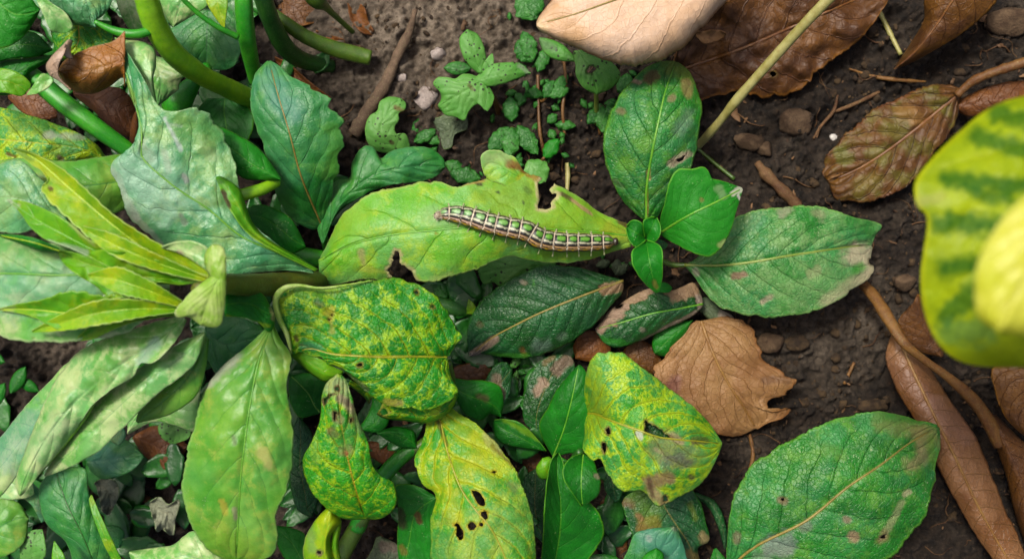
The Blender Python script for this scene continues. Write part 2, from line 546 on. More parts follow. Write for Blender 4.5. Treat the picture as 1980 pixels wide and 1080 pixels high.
def dead_mat(name, dark, light, vein, veinamt=.5, spots=.4, spotcol='#4a2c14', rough=.55, spec=.35, bump=.8, edge='#7a5020', edgeamt=.5, trans=.12, bscale=1.3, tint=None, cell=9.0):
    n = N(name)
    co = n.coords()
    uv = n.n('ShaderNodeUVMap', uv_map='UVMap'); vm = n.n('ShaderNodeUVMap', uv_map='VeinMap')
    su = n.n('ShaderNodeSeparateXYZ'); n.l(uv.outputs[0], su.inputs[0])
    sv = n.n('ShaderNodeSeparateXYZ'); n.l(vm.outputs[0], sv.inputs[0])
    aS = n.math('ABSOLUTE', su.outputs[1])
    n1 = n.noise(co, bscale, 7, .65, .4); n3 = n.noise(co, 18, 4, .65); n4 = n.noise(co, 60, 2)
    fr = n.math('FRACT', sv.outputs[0])
    dv = n.math('SUBTRACT', .5, n.math('ABSOLUTE', n.math('SUBTRACT', fr, .5)))
    vmask = n.ramp(dv, 0.0, .045, 1.0, 0.0)
    mmask = n.ramp(aS, .006, .04, 1.0, 0.0)
    vo = n.voro(co, cell, 'DISTANCE_TO_EDGE').outputs['Distance']
    ret = n.ramp(vo, 0, .08, 1, 0)
    base = n.mix(n.ramp(n1, .32, .68), C(dark), C(light))
    if tint:
        base = n.mix(n.math('MULTIPLY', n.ramp(n.noise(co, 2.0, 4), .45, .62), .65), base, C(tint))
    base = n.mix(n.math('MULTIPLY', n.ramp(n3, .35, .7), .4), base, C(dark))
    base = n.mix(n.math('MULTIPLY', n.math('MAXIMUM', vmask, mmask), veinamt), base, C(vein))
    base = n.mix(n.math('MULTIPLY', ret, veinamt * .25), base, C(vein))
    base = n.mix(n.math('MULTIPLY', n.ramp(n.math('MULTIPLY_ADD', n3, .05, aS), .93, 1.0), edgeamt), base, C(edge))
    vs = n.voro(co, 9, 'F1')
    sz = n.math('MULTIPLY', n.ramp(n.noise(co, 3, 2), .4, .75), .2)
    base = n.mix(n.math('MULTIPLY', n.ramp(n.math('SUBTRACT', vs.outputs['Distance'], sz), -.03, .03, 1, 0), spots), base, C(spotcol))
    at = n.n('ShaderNodeAttribute', attribute_name='patch')
    base = n.mix(at.outputs['Alpha'], base, n.mix(n.math('MULTIPLY', n3, .4), at.outputs['Color'], C(dark)))
    h = n.math('MULTIPLY_ADD', vmask, .7, n.math('MULTIPLY', n3, .5))
    h = n.math('MULTIPLY_ADD', ret, .25, h); h = n.math('MULTIPLY_ADD', n4, .2, h)
    ro = n.math('MULTIPLY_ADD', n3, .2, rough - .1)
    return n.finish(base, ro, h, .0004, bump, trans, None, spec)

def stem_mat(name, a, b, c=None, rough=.4, spec=.5, sc_=(6, 6, 6), bump=.4, trans=0.06):
    n = N(name)
    co = n.coords()
    n1 = n.noise(co, 2.0, 6, .65, .5); n3 = n.noise(co, 12, 5, .7); n4 = n.noise(co, 45, 3)
    base = n.mix(n.ramp(n1, .35, .65), C(a), C(b))
    base = n.mix(n.math('MULTIPLY', n.ramp(n4, .52, .75), .35), base, C('#b8c090'))
    base = n.mix(n.math('MULTIPLY', n.ramp(n3, .4, .7), .4), base, C(c or a))
    h = n.math('MULTIPLY_ADD', n4, .4, n3)
    return n.finish(base, n.math('MULTIPLY_ADD', n3, .2, rough - .1), h, .0003, bump, trans, None, spec)

LM = {}
LM['dark'] = leaf_mat('dark green leaf', '#174e20', '#316e34', vein='#1c4c24', veinamt=0.45, midcol='#8f8a58', edge=.35, edgecol='#5fa04a', rough=.36, trans=.12, speck=.45, bump=.8, ymot=.16, yellow='#4f8f3a', spec=.55, fine=0.8, blue='#588c70', sheenamt=0.2, vw=0, emb=0.7)
LM['mid'] = leaf_mat('mid green leaf', '#22702a', '#489a44', vein='#2c6430', veinamt=0.5, midcol='#9aae68', edge=.4, edgecol='#86b858', rough=.38, trans=.16, speck=.5, bump=.75, ymot=0.36, yellow='#78ac58', yscale=3.4, net=.4, spec=.55, fine=0.8, blue='#6cb080', sheenamt=0.3, vw=0, emb=0.75, ysoft=0.14)
LM['mid_pale'] = leaf_mat('pale patched green leaf', '#2f7c38', '#5ca454', vein='#3c7840', veinamt=.4, midcol='#b0b878', edge=.4, rough=.4, trans=.16, speck=.5, bump=.75, ymot=0.5, yellow='#8cb478', yscale=3.4, net=.7, spec=.5, ysoft=.12, fine=0.8, blue='#78b888', sheenamt=0.3, vw=0, emb=0.75)
LM['fresh'] = leaf_mat('fresh green leaf', '#348838', '#4ea048', vein='#62b050', veinamt=.3, midcol='#7fbc60', edge=.5, edgecol='#8cc460', rough=0.5, trans=.2, speck=.25, bump=.5, fine=.35, emb=0.4, spec=0.3)
LM['fresh_dark'] = leaf_mat('deep green fresh leaf', '#1f7020', '#3f9430', vein='#5aa83c', veinamt=.3, midcol='#74b050', edge=.5, edgecol='#80b850', rough=0.46, trans=.2, speck=.3, bump=.5, fine=.35, emb=0.4, spec=0.35)  # a deeper green than the fresh leaf
LM['lime'] = leaf_mat('lime leaf', '#7cc450', '#a4dc78', yellow='#c0e070', ymot=0.42, yscale=2.6, net=.3, vein='#6fb048', veinamt=.4, midcol='#5fa043', edge=.55, edgecol='#d6e8a0', rough=.42, trans=.24, speck=.3, bump=.6, ysoft=.13, blue='#94cc9c', sheenamt=0.35, emb=0.4, vw=0.03)
LM['bright'] = leaf_mat('bright young leaf', '#60b008', '#98d430', yellow='#b4cc38', ymot=.3, yscale=2.4, vein='#a8c840', veinamt=.35, midcol='#c4cc48', edge=.4, edgecol='#b4d470', rough=.4, trans=.3, speck=.15, bump=0.35, ysoft=.12, emb=0.15, vw=0.02)
LM['young'] = leaf_mat('yellow green young leaf', '#80bc24', '#b4e054', yellow='#d0e468', ymot=.5, yscale=2.0, vein='#c8d84c', veinamt=.4, midcol='#d4d850', edge=.5, edgecol='#dcf0a8', rough=.4, trans=.3, speck=.15, bump=0.35, ysoft=.12, emb=0.15, vw=0.02)
LM['cream'] = leaf_mat('cream green leaf', '#9ccc60', '#c4e088', yellow='#dcf0a8', ymot=.45, vein='#cfe49a', veinamt=.3, edge=.5, edgecol='#e4f0c4', rough=.42, trans=.25, speck=.1, bump=0.35, ysoft=.12, emb=0.15, vw=0.02)
LM['pale'] = leaf_mat('pale mottled leaf', '#74bc5c', '#a8dc88', yellow='#e0f4b8', ymot=0.5, yscale=2.4, net=.3, vein='#90c088', veinamt=.35, edge=.6, edgecol='#d8ecb8', rough=.36, trans=.2, speck=.3, bump=0.35, ysoft=.10, blue='#a8d8bc', sheenamt=0.2, spec=.6, emb=0.15, vw=0.02)
LM['bluish'] = leaf_mat('blue green leaf', '#4c9860', '#88c48c', yellow='#b0d490', ymot=0.4, yscale=2.0, net=.2, vein='#4a8864', veinamt=.4, midcol='#4c7c54', edge=.45, edgecol='#b0d0a0', rough=.34, trans=.14, speck=0.2, bump=.6, ysoft=.12, blue='#94ccb0', sheenamt=0.45, spec=.65, speckcol='#d8e4d0', emb=0.35, vw=0.02)
LM['teal'] = leaf_mat('teal green leaf', '#38803c', '#5ca05a', yellow='#7fb868', ymot=.3, yscale=2.0, vein='#3a7a50', veinamt=.4, midcol='#4a7c50', edge=.4, edgecol='#8cc080', rough=.38, trans=.16, speck=.25, bump=.6, ysoft=.14, blue='#74ac98', sheenamt=0.2, spec=.55, emb=0.35, vw=0.02)
LM['light'] = leaf_mat('light green yellow streaked leaf', '#66ac4e', '#98c868', yellow='#b4cc74', ymot=0.36, yscale=1.9, net=.2, vein='#5a9a58', veinamt=.4, midcol='#4c8c50', edge=.45, edgecol='#b0d890', rough=.4, trans=.2, speck=.3, bump=0.35, ysoft=.10, blue='#74b08c', sheenamt=0.15, emb=0.15, vw=0.02)
LM['mottle'] = leaf_mat('yellow veined leaf', '#2c8c0c', '#50ac1c', yellow='#b8e020', ymot=0.44, yscale=3.6, net=0.6, vein='#c4cc38', veinamt=.7, midcol='#b8a838', edge=.4, edgecol='#90b840', rough=.38, trans=.2, speck=0.1, bump=.9, cell=6.0, ysoft=.07, emb=0.6, vw=0.07)
LM['mottle_b'] = leaf_mat('finely yellow netted leaf', '#389810', '#60b828', yellow='#b8e020', ymot=0.4, yscale=6.5, net=0.6, vein='#c4cc38', veinamt=.7, midcol='#b8a838', edge=.4, edgecol='#90b840', rough=.38, trans=.2, speck=0.1, bump=.9, cell=9.0, ysoft=.07, emb=0.6, vw=0.07)
LM['mottle_y'] = leaf_mat('strongly yellowed leaf', '#4cac30', '#80c450', yellow='#cce028', ymot=0.47, yscale=2.8, net=.5, vein='#c8d444', veinamt=.45, midcol='#b8b048', edge=.4, edgecol='#c0d870', rough=.4, trans=.22, speck=.3, bump=.7, ysoft=.10, blue='#84b878', sheenamt=0.3, emb=0.6)
LM['mottle_p'] = leaf_mat('pale yellow mosaic leaf', '#48a03c', '#84cc60', yellow='#c8e44c', ymot=0.5, yscale=4.2, net=.7, vein='#c8d870', veinamt=.5, midcol='#d0d070', edge=.4, edgecol='#a8cc70', rough=.4, trans=.2, speck=0.2, bump=.8, ysoft=.08, blue='#78b084', sheenamt=0.35, emb=0.6)
LM['seedling'] = leaf_mat('seedling leaf', '#64a452', '#8cc074', vein='#70ac54', veinamt=.25, edge=.3, rough=.5, trans=.2, speck=.15, bump=.45, dots=0.9, emb=0.35, vw=0.02)
LM['seedling_dark'] = leaf_mat('dark seedling leaf', '#33702f', '#58984c', vein='#4c8448', veinamt=.3, edge=.3, edgecol='#6c9c58', rough=.48, trans=.15, speck=.2, bump=.5, dots=.6)
LM['grey_green'] = leaf_mat('dull grey green leaf', '#4c5a44', '#6c7c5c', vein='#6c7458', veinamt=.3, edge=.3, rough=.6, trans=.08, speck=.2, bump=.6, dots=.4)
LM['shrivelled'] = leaf_mat('shrivelled pale leaf', '#8c947c', '#b4b8a0', vein='#a09c80', veinamt=.3, edge=.3, rough=.6, trans=.1, speck=.2, bump=.9)
LM['glow'] = leaf_mat('pale yellow near leaf', '#e4ec58', '#f8f890', vein='#f0f0a0', veinamt=.2, edge=.3, edgecol='#f8f8c0', speck=0, bump=.15, fine=.1, trans=.3)  # near-white base colour stands in for the leaf's overexposed glow
LM['yellow'] = leaf_mat('yellow green near leaf', '#b4cc04', '#d8ec14', yellow='#d0e018', ymot=0.12, vein='#c8d830', veinamt=.3, midcol='#e0e480', edge=.9, edgecol='#dce868', rough=.42, trans=0.45, speck=0, bump=0.12, ysoft=.2, fine=0.08, spec=0.25)
DM = {}
DM['pink'] = dead_mat('pinkish tan dead leaf', '#f0ccaa', '#fce2cc', '#cca480', .35, .12, '#a07048', rough=.5, edge='#9a6428', edgeamt=.7, bump=.45, bscale=.8)
DM['brown'] = dead_mat('brown dead leaf', '#54380a', '#7c5618', '#4a2c14', .5, .35, rough=.5, edge='#a07038')
DM['gold'] = dead_mat('golden brown dead leaf', '#5c3e0a', '#8c641c', '#583410', .5, .35, rough=.48, edge='#b08040')
DM['mossy'] = dead_mat('veined brown dead leaf', '#5c3e0e', '#7c5a20', '#3c240e', .8, .4, rough=.5, edge='#6a4018', bump=1.0, tint='#74763c', cell=5)
DM['tan'] = dead_mat('tan dead leaf', '#987250', '#b4926a', '#8a5c30', .5, .45, '#5c3818', rough=.55, edge='#8a5c2c', edgeamt=.5)
DM['russet'] = dead_mat('russet dead leaf', '#805838', '#ac8462', '#b08a60', .5, .2, rough=.42, edge='#8a5c38', spec=.5)
DM['cup'] = dead_mat('ochre dead leaf', '#a06c1c', '#bc8a34', '#5c3810', .3, .45, '#5a340c', rough=.45, edge='#b09070', edgeamt=.8, spec=.5)
DM['cuprim'] = dead_mat('pale dead leaf back', '#c4a890', '#dcc8b8', '#b89878', .3, .15, rough=.55)
DM['rust'] = dead_mat('rust dead leaf', '#644018', '#906038', '#5a3018', .4, .3, rough=.5)
SM = {}
SM['stem_bright'] = stem_mat('bright stem', '#90d00c', '#b4e820', '#78b818')
SM['stem_green'] = stem_mat('green stem', '#46a010', '#60b820', '#3c8c10')
SM['stem_dark'] = stem_mat('dark green stem', '#2c5c10', '#40741c', '#244c0c')
SM['stem_olive'] = stem_mat('olive stem', '#4c6c10', '#688828', '#5c5c20')
SM['stem_brown'] = stem_mat('brownish green stem', '#4c5c1c', '#667030', '#6c4c28')
SM['petiole'] = stem_mat('pale petiole', '#86a050', '#a0b468', '#90884c')
SM['rib_tan'] = stem_mat('tan midrib', '#8c8048', '#a8985c', '#7c6838', rough=.5)
SM['rib_dead'] = stem_mat('dead leaf midrib', '#8c6438', '#b08a58', '#6c4824', rough=.55)
SM['rib_brown'] = stem_mat('brown midrib', '#6c4420', '#8c6034', '#5c3818', rough=.5)
SM['rib_green'] = stem_mat('green midrib', '#6fae4c', '#8cc05c', '#5c9c40')
SM['rib_yellow'] = stem_mat('yellow midrib', '#a0a838', '#b8b848', '#8c7c30')
SM['rib_lime'] = stem_mat('lime midrib', '#b0d040', '#cce468', '#98bc30')
SM['rib_pale'] = stem_mat('pale rolled edge', '#7cb484', '#a4d0a0', '#60a070')
SM['straw'] = stem_mat('straw stem', '#a8a468', '#ccc890', '#947c48', rough=.5)
SM['bark'] = stem_mat('grey bark', '#5c4c40', '#847060', '#40342a', rough=.8, spec=.2, bump=.9, trans=0)
SM['brown_twig'] = stem_mat('brown twig', '#5c4030', '#7c6048', '#3c2a1c', rough=.7, spec=.2, bump=.9, trans=0)
SM['dry_stalk'] = stem_mat('dry stalk', '#6c4828', '#8c6840', '#4c3018', rough=.55, spec=.3, bump=.8, trans=0)
SM['red_stem'] = stem_mat('reddish seedling stem', '#6c4c2c', '#886440', '#50381c', rough=.5)

# ------------------------------------------------------------------ soil
def soil_mat():
    n = N('garden soil')
    tc = n.n('ShaderNodeTexCoord')
    mp = n.n('ShaderNodeVectorMath', operation='SCALE'); n.l(tc.outputs['Object'], mp.inputs[0]); mp.inputs[3].default_value = 1 / (100 * K)
    co = mp.outputs[0]
    at = n.n('ShaderNodeAttribute', attribute_name='patch')
    n1 = n.noise(co, 1.2, 8, .65); n2 = n.noise(co, 5, 8, .7); n3 = n.noise(co, 25, 5, .7)
    wet_shade = n.mix(n.ramp(n2, .3, .7), srgb('#110b05', .34), srgb('#46382a', .34))  # moist soil tone, darkened further to stand in for shade
    dry = n.mix(n.ramp(n2, .3, .7), srgb('#4c4032', .72), srgb('#988a78', .72))
    f = n.math('MULTIPLY_ADD', n.math('SUBTRACT', n1, .5), 1.0, at.outputs['Alpha'], clamp=True)
    base = n.mix(f, wet_shade, dry)
    base = n.mix(n.math('MULTIPLY', n.ramp(n3, .58, .74), .6), base, srgb('#84705c', .6))
    base = n.mix(n.math('MULTIPLY', n.ramp(n3, .42, .3), .6), base, srgb('#1c130e', .6))
    h = n.math('MULTIPLY_ADD', n3, .6, n2)
    return n.finish(base, .85, h, .0011, 1.0, 0, None, .25)
SOIL = soil_mat()

def soil_z(x, y):
    """height of the soil in pixels"""
    out = np.maximum(np.maximum(-x - 60, x - 2040), np.maximum(-y - 60, y - 1140))
    fine = 1 - sstep(0, 60, out); mid_ = 1 - sstep(250, 480, out); far = 1 - sstep(700, 3000, out)
    b = (fbm(x / 230, y / 230, 3, 3) - .5) * 60 * far
    b = b + (fbm(x / 48, y / 48, 11, 3) - .5) * 34 * mid_
    cl = np.abs(fbm(x / 26, y / 26, 21, 4) - .5) * 2
    b = b + ((1 - cl) * 13 - 9) * fine
    b = b + (fbm(x / 9, y / 9, 41, 3) - .5) * 15 * fine
    b = b + np.maximum(fbm(x / 13, y / 13, 51, 3) - .5, 0) * 38 * fine
    rough = sstep(.35, .65, fbm(x / 120, y / 120, 77, 2))
    b = b + rough * np.maximum(fbm(x / 17, y / 17, 61, 2) - .55, 0) * 60 * fine
    b = b - 150 * sstep(560, 60, x) - 50 * sstep(900, 300, x) * sstep(500, 1000, y)
    b = b + 30 * np.exp(-(((x - 830) / 200) ** 2 + ((y - 60) / 170) ** 2))
    return b

def build_soil():
    core_x = np.r_[np.arange(-560, -80, 8.0), np.arange(-80, 2061, 3.3), np.arange(2068, 2560, 8.0)]
    core_y = np.r_[np.arange(-560, -80, 8.0), np.arange(-80, 1161, 3.3), np.arange(1168, 1660, 8.0)]
    grow = np.cumsum(12 * 1.27 ** np.arange(32))
    X = np.r_[core_x[0] - grow[::-1], core_x, core_x[-1] + grow]
    Y = np.r_[core_y[0] - grow[::-1], core_y, core_y[-1] + grow]
    gx, gy = np.meshgrid(X, Y)
    z = soil_z(gx, gy)
    V = np.stack([(gx - 990) * K, (540 - gy) * K, z * K], -1).reshape(-1, 3)
    dry = .95 * np.exp(-(((gx - 830) / 260) ** 2 + ((gy - 40) / 190) ** 2)) + .42 * np.exp(-(((gx - 1640) / 200) ** 2 + ((gy - 640) / 130) ** 2)) \
        + .4 * np.exp(-(((gx - 100) / 140) ** 2 + ((gy - 700) / 120) ** 2)) + .3 * np.exp(-(((gx - 650) / 200) ** 2 + ((gy - 1020) / 120) ** 2)) - .1
    pc = np.c_[np.zeros((V.shape[0], 3)), np.clip(dry, 0, 1).ravel()]
    fa = grid_faces(len(Y), len(X))[:, ::-1]
    o = mk_obj('ground', V, fa, SOIL, origin=(0, 0, 0), pc=pc)
    return tag(o, 'dark crumbly garden soil under the plants', 'soil', kind='structure')
build_soil()

def ico():
    import bmesh
    bm = bmesh.new(); bmesh.ops.create_icosphere(bm, subdivisions=2, radius=1)
    bm.verts.ensure_lookup_table()
    v = np.array([x.co[:] for x in bm.verts]); f = np.array([[q.index for q in p.verts] for p in bm.faces])
    bm.free()
    bm = bmesh.new(); bmesh.ops.create_icosphere(bm, subdivisions=3, radius=1)
    v3 = np.array([x.co[:] for x in bm.verts]); f3 = np.array([[q.index for q in p.verts] for p in bm.faces])
    bm.free()
    return v, f, v3, f3
IV, IF, IV3, IF3 = ico()

def stone_mat(name, a, b, c):
    n = N(name); co = n.coords()
    n1 = n.noise(co, 5, 6, .65); n3 = n.noise(co, 25, 5, .7)
    base = n.mix(n.ramp(n1, .35, .65), srgb(a, .7), srgb(b, .7))
    base = n.mix(n.math('MULTIPLY', n.ramp(n3, .4, .7), .5), base, srgb(c, .7))
    return n.finish(base, .8, n3, .0006, .9, 0, None, .25)
CLOD = stone_mat('soil clod', '#2a1e12', '#524028', '#1a120a')
PALE = stone_mat('pale stone', '#8c8078', '#b0a49c', '#6c6058')
BRST = stone_mat('brown stone', '#42301f', '#64503a', '#2c2014')
WHST = stone_mat('white grit', '#c0bcb4', '#e0dcd4', '#908880')

def rock_pts(v, seed):
    d = np.zeros(len(v))
    r = np.random.default_rng(seed)
    o = r.random(3) * 50
    n = fbm(v[:, 0] * 1.3 + o[0] + v[:, 2] * .7, v[:, 1] * 1.3 + o[1] - v[:, 2] * .6, seed, 3) - .5
    n2_ = fbm(v[:, 0] * 4 + o[1] + v[:, 2] * 2.7, v[:, 1] * 4 + o[2] - v[:, 2] * 2.6, seed + 3, 2) - .5
    w = v * (1 + n[:, None] * .9 + n2_[:, None] * .25)
    for k in range(5):
        pn = r.normal(size=3); pn /= np.linalg.norm(pn)
        dd = w @ pn - r.uniform(.55, .8)
        w = w - np.maximum(dd, 0)[:, None] * pn * .85
    return w

def crumbs():
    Vs, Fs = [], []
    off = 0
    r = np.random.default_rng(5)
    n = 0
    while n < 4200:
        x = r.uniform(560, 2040); y = r.uniform(-60, 1140)
        if x < 700 and r.random() < .5: continue
        if fbm(np.array([x / 130]), np.array([y / 130]), 5, 2)[0] < r.uniform(.25, .6): continue
        s = min(1.8 + r.pareto(2.0) * 2.2, 11)
        if x < 1050 and y < 200: s *= .6
        w = rock_pts(IV, n + 50)
        w = w * np.array([1, r.uniform(.65, 1), r.uniform(.5, .8)]) * s
        a = r.uniform(0, 6.28); c, sn = math.cos(a), math.sin(a)
        w = w @ np.array([[c, sn, 0], [-sn, c, 0], [0, 0, 1]])
        z = soil_z(np.array([x]), np.array([y]))[0] + s * .2
        Vs.append((w + np.array([x - 990, 540 - y, z])) * K); Fs.append(IF + off); off += len(IV)
        n += 1
    o = mk_obj('soil_crumbs', np.vstack(Vs), np.vstack(Fs), CLOD, origin=(0, 0, 0), smooth=True)
    tag(o, 'small crumbs of dark soil scattered over the ground', 'soil crumbs', kind='stuff')
crumbs()

def fibres():
    r = np.random.default_rng(9)
    Vs, Fs = [], []; off = 0
    for i in range(230):
        x = r.uniform(640, 2000); y = r.uniform(-20, 1100)
        L = r.uniform(18, 95); a = r.uniform(0, 6.28); b = r.uniform(-1.6, 1.6)
        n = 10; t = np.linspace(0, 1, n)
        ang = a + b * t + .6 * np.sin(t * r.uniform(2, 9))
        px = x + np.cumsum(np.cos(ang)) * L / n; py = y + np.cumsum(np.sin(ang)) * L / n
        pz = soil_z(px, py); pz = np.maximum(pz, np.convolve(np.r_[pz[0], pz, pz[-1]], [1 / 3] * 3, 'valid')) + 2.5 + 8 * np.sin(np.pi * t) * r.random()
        rad = r.uniform(.6, 1.7) * (1 - .6 * t)
        c = np.stack([px - 990, 540 - py, pz], 1)
        tg = np.gradient(c, axis=0); tg /= np.linalg.norm(tg, axis=1)[:, None]
        sd = np.cross(tg, [0, 0, 1]); sd /= np.linalg.norm(sd, axis=1)[:, None]; nr = np.cross(sd, tg)
        q = np.linspace(0, 2 * np.pi, 5, endpoint=False)
        V = c[:, None] + rad[:, None, None] * (np.cos(q)[None, :, None] * sd[:, None] + np.sin(q)[None, :, None] * nr[:, None])
        Vs.append(V.reshape(-1, 3) * K)
        ii = np.arange(n - 1)[:, None] * 5 + np.arange(5)[None]; jj = np.arange(n - 1)[:, None] * 5 + (np.arange(5)[None] + 1) % 5
        Fs.append(np.stack([ii, jj, jj + 5, ii + 5], -1).reshape(-1, 4) + off); off += n * 5
    o = mk_obj('root_fibres', np.vstack(Vs), np.vstack(Fs), SM['brown_twig'], origin=(0, 0, 0))
    tag(o, 'thin dry rootlets and straw bits lying on the soil', 'root fibres', kind='stuff')
fibres()

def stone(x, y, rx, ry, mat, label, name='stone', cat='stone', group='small stones and clods on the soil', seed=1, lift=.25):
    v = rock_pts(IV3, seed) * np.array([rx, ry, (rx + ry) * .36])
    z = float(soil_z(np.array([x]), np.array([y]))[0]) + (rx + ry) * lift * .5
    o = mk_obj(name, (v + np.array([0, 0, 0])) * K + W(x, y, z), IF3, mat, origin=W(x, y, z))
    return tag(o, label, cat, group)
def litter():
    r = np.random.default_rng(31)
    Vs, Fs = [], []; off = 0
    for i in range(900):
        x, y = r.uniform(600, 2020), r.uniform(-30, 1110)
        if x < 1050 and 0 < y < 260 and r.random() < .7: continue
        ln = min(4 + r.pareto(2.2) * 5, 30); wd = ln * r.uniform(.15, .6); a = r.uniform(0, 6.28)
        u = np.linspace(-1, 1, 5); s = np.linspace(-1, 1, 3)
        jx = r.normal(size=(5, 3)) * ln * .06; jy = r.normal(size=(5, 3)) * wd * .16
        w = wd / 2 * np.sqrt(np.clip(1.02 - u * u, .02, 1))
        px = u[:, None] * ln / 2 + jx; py = w[:, None] * s[None] + jy
        z0 = float(soil_z(np.array([x]), np.array([y]))[0])
        pz = z0 + r.uniform(2, 7) + r.uniform(-.25, .25) * px + r.uniform(-.5, .5) * py + r.uniform(-.3, .5) * ln * .3 * (u ** 2)[:, None]
        X = x + px * math.cos(a) - py * math.sin(a); Y = y + px * math.sin(a) + py * math.cos(a)
        Vs.append(np.stack([(X - 990) * K, (540 - Y) * K, pz * K], -1).reshape(-1, 3)); Fs.append(grid_faces(5, 3)[:, ::-1] + off); off += 15
    n = N('leaf litter'); co = n.coords(); g = n.n('ShaderNodeNewGeometry')
    base = n.mix(g.outputs['Random Per Island'], srgb('#2c1c10', .6), srgb('#94704c', .6))
    n3 = n.noise(co, 20, 4)
    m = n.finish(n.mix(n.math('MULTIPLY', n3, .5), base, srgb('#4c3420', .5)), .7, n3, .0003, .7, 0, None, .25)
    o = mk_obj('leaf_litter', np.vstack(Vs), np.vstack(Fs), m, origin=(0, 0, 0), solid=.8 * K)
    tag(o, 'crumbled bits of brown leaf litter strewn over the soil', 'leaf litter', kind='stuff')
litter()
stone(822, 188, 24, 23, PALE, 'pale grey pebble on bare soil left of the speckled seedling', seed=3)
stone(848, 106, 15, 13, PALE, 'small pale pebble on the dry soil above the speckled seedling', seed=4)
stone(845, 132, 11, 10, BRST, 'tiny brown pebble between the pale pebbles and the seedling', seed=14)
stone(778, 150, 10, 9, PALE, 'tiny pebble on the dry soil just right of the grey twig', seed=18)
stone(1447, 272, 31, 19, BRST, 'flat brown stone on dark soil below the straw stem', seed=5)
stone(1478, 287, 19, 16, BRST, 'rounder brown stone touching the flat stone below the straw stem', seed=6)
stone(1485, 664, 29, 22, BRST, 'brown clod beside the upper edge of the big tan dead leaf', 'soil_clod', 'soil clod', seed=7)
stone(1540, 664, 24, 19, CLOD, 'dark soil clod right of the brown clod near the tan leaf', 'soil_clod', 'soil clod', seed=8)
stone(1542, 240, 34, 28, BRST, 'lumpy brown clod in the dark soil between straw stem and veined leaf', 'soil_clod', 'soil clod', seed=9)
stone(1612, 266, 9, 8, WHST, 'tiny white grit speck at the edge of the veined brown leaf', 'grit', 'grit', seed=10)
stone(1690, 782, 36, 15, CLOD, 'flat dark clod above the big lower right leaf', 'soil_clod', 'soil clod', seed=11)
stone(1955, 40, 40, 32, BRST, 'rough brown clod in the top right corner', 'soil_clod', 'soil clod', seed=13)
stone(1745, 545, 22, 20, BRST, 'brown clod between the right leaf tip and the yellow leaf', 'soil_clod', 'soil clod', seed=17)
stone(690, 100, 22, 16, BRST, 'brown clod at the cut end of the thick green stem', 'soil_clod', 'soil clod', seed=19)

# ------------------------------------------------------------------ twigs
def on_soil(pts):
    """lift twig points onto the soil"""
    p = np.array(pts, float)
    s = soil_z(p[:, 0], p[:, 1])
    p[:, 2] = np.maximum(s, s.mean()) + p[:, 3] * .9 + 3
    return p
tag(tube('straw_stem', [(1350, 282, 60, 8), (1385, 243, 120, 8.5), (1430, 187, 180, 9), (1500, 108, 240, 9.5), (1560, 42, 290, 10), (1640, -40, 340, 10)], SM['straw'], lump=.12),
    'pale straw coloured stem slanting over the dark soil at the top', 'stem')
tag(tube('twig', on_soil([(803, 20, 30, 5), (790, 65, 26, 8), (770, 105, 24, 9), (742, 168, 20, 12), (710, 218, 16, 13), (684, 262, 8, 14)]), SM['bark'], lump=.3),
    'grey brown twig lying on the soil beside the toothed leaf', 'twig', 'twigs on the soil')
tag(tube('twig', on_soil([(1464, 314, 24, 8), (1480, 335, 26, 11), (1510, 365, 24, 11), (1545, 400, 14, 10)]), SM['brown_twig'], lump=.3),
    'short brown twig stub pointing down to the right leaf of the central plant', 'twig', 'twigs on the soil')
tag(tube('twig', on_soil([(1696, 14, 60, 4.5), (1716, 55, 50, 5), (1742, 106, 30, 4)]), SM['straw'], lump=.2),
    'thin pale green twig between the two brown leaves at top right', 'twig', 'twigs on the soil')
tag(tube('twig', on_soil([(1349, 288, 50, 4), (1380, 314, 40, 4), (1420, 346, 20, 3.5)]), SM['stem_olive'], lump=.2),
    'thin olive twig below the lower end of the straw stem', 'twig', 'twigs on the soil')
tag(tube('twig', on_soil([(1573, 268, 20, 2.5), (1588, 243, 26, 3), (1612, 214, 30, 3.5), (1620, 184, 24, 2.5)]), SM['brown_twig'], lump=.3),
    'thin curved grey rootlet standing left of the veined brown leaf', 'twig', 'twigs on the soil')
tag(tube('twig', on_soil([(1614, 216, 20, 3), (1655, 200, 26, 4), (1700, 178, 22, 3)]), SM['brown_twig'], lump=.3),
    'thin brown twig lying above the veined brown leaf', 'twig', 'twigs on the soil')
tag(tube('twig', on_soil([(1642, 133, 20, 2), (1690, 148, 22, 3.2), (1740, 155, 24, 4), (1790, 158, 20, 2)]), SM['dry_stalk'], lump=.3),
    'dry flattened stalk piece just under the pointed brown leaf tip', 'twig', 'twigs on the soil')
tag(tube('twig', on_soil([(1450, 838, 12, 3), (1456, 880, 14, 4), (1448, 915, 8, 3)]), SM['dry_stalk'], lump=.3),
    'small dry stalk below the ragged tan leaf', 'twig', 'twigs on the soil')
tag(tube('twig', on_soil([(240, 935, -80, 5), (268, 955, -75, 7), (300, 975, -80, 6)]), SM['brown_twig'], lump=.3),
    'blurred brown twig between the two shrivelled pale leaves', 'twig', 'twigs on the soil')
tag(tube('twig', on_soil([(1652, 700, 16, 2.5), (1640, 725, 20, 4), (1632, 742, 14, 3)]), SM['dry_stalk'], lump=.3),
    'tiny orange brown stalk on the soil left of the long dead leaf', 'twig', 'twigs on the soil')
tag(tube('twig', on_soil([(1097, 315, 10, 5), (1098, 340, 18, 5), (1096, 375, 16, 4)]), SM['straw'], lump=.2),
    'short pale green stalk above the chewed notch of the caterpillar leaf', 'twig', 'twigs on the soil')

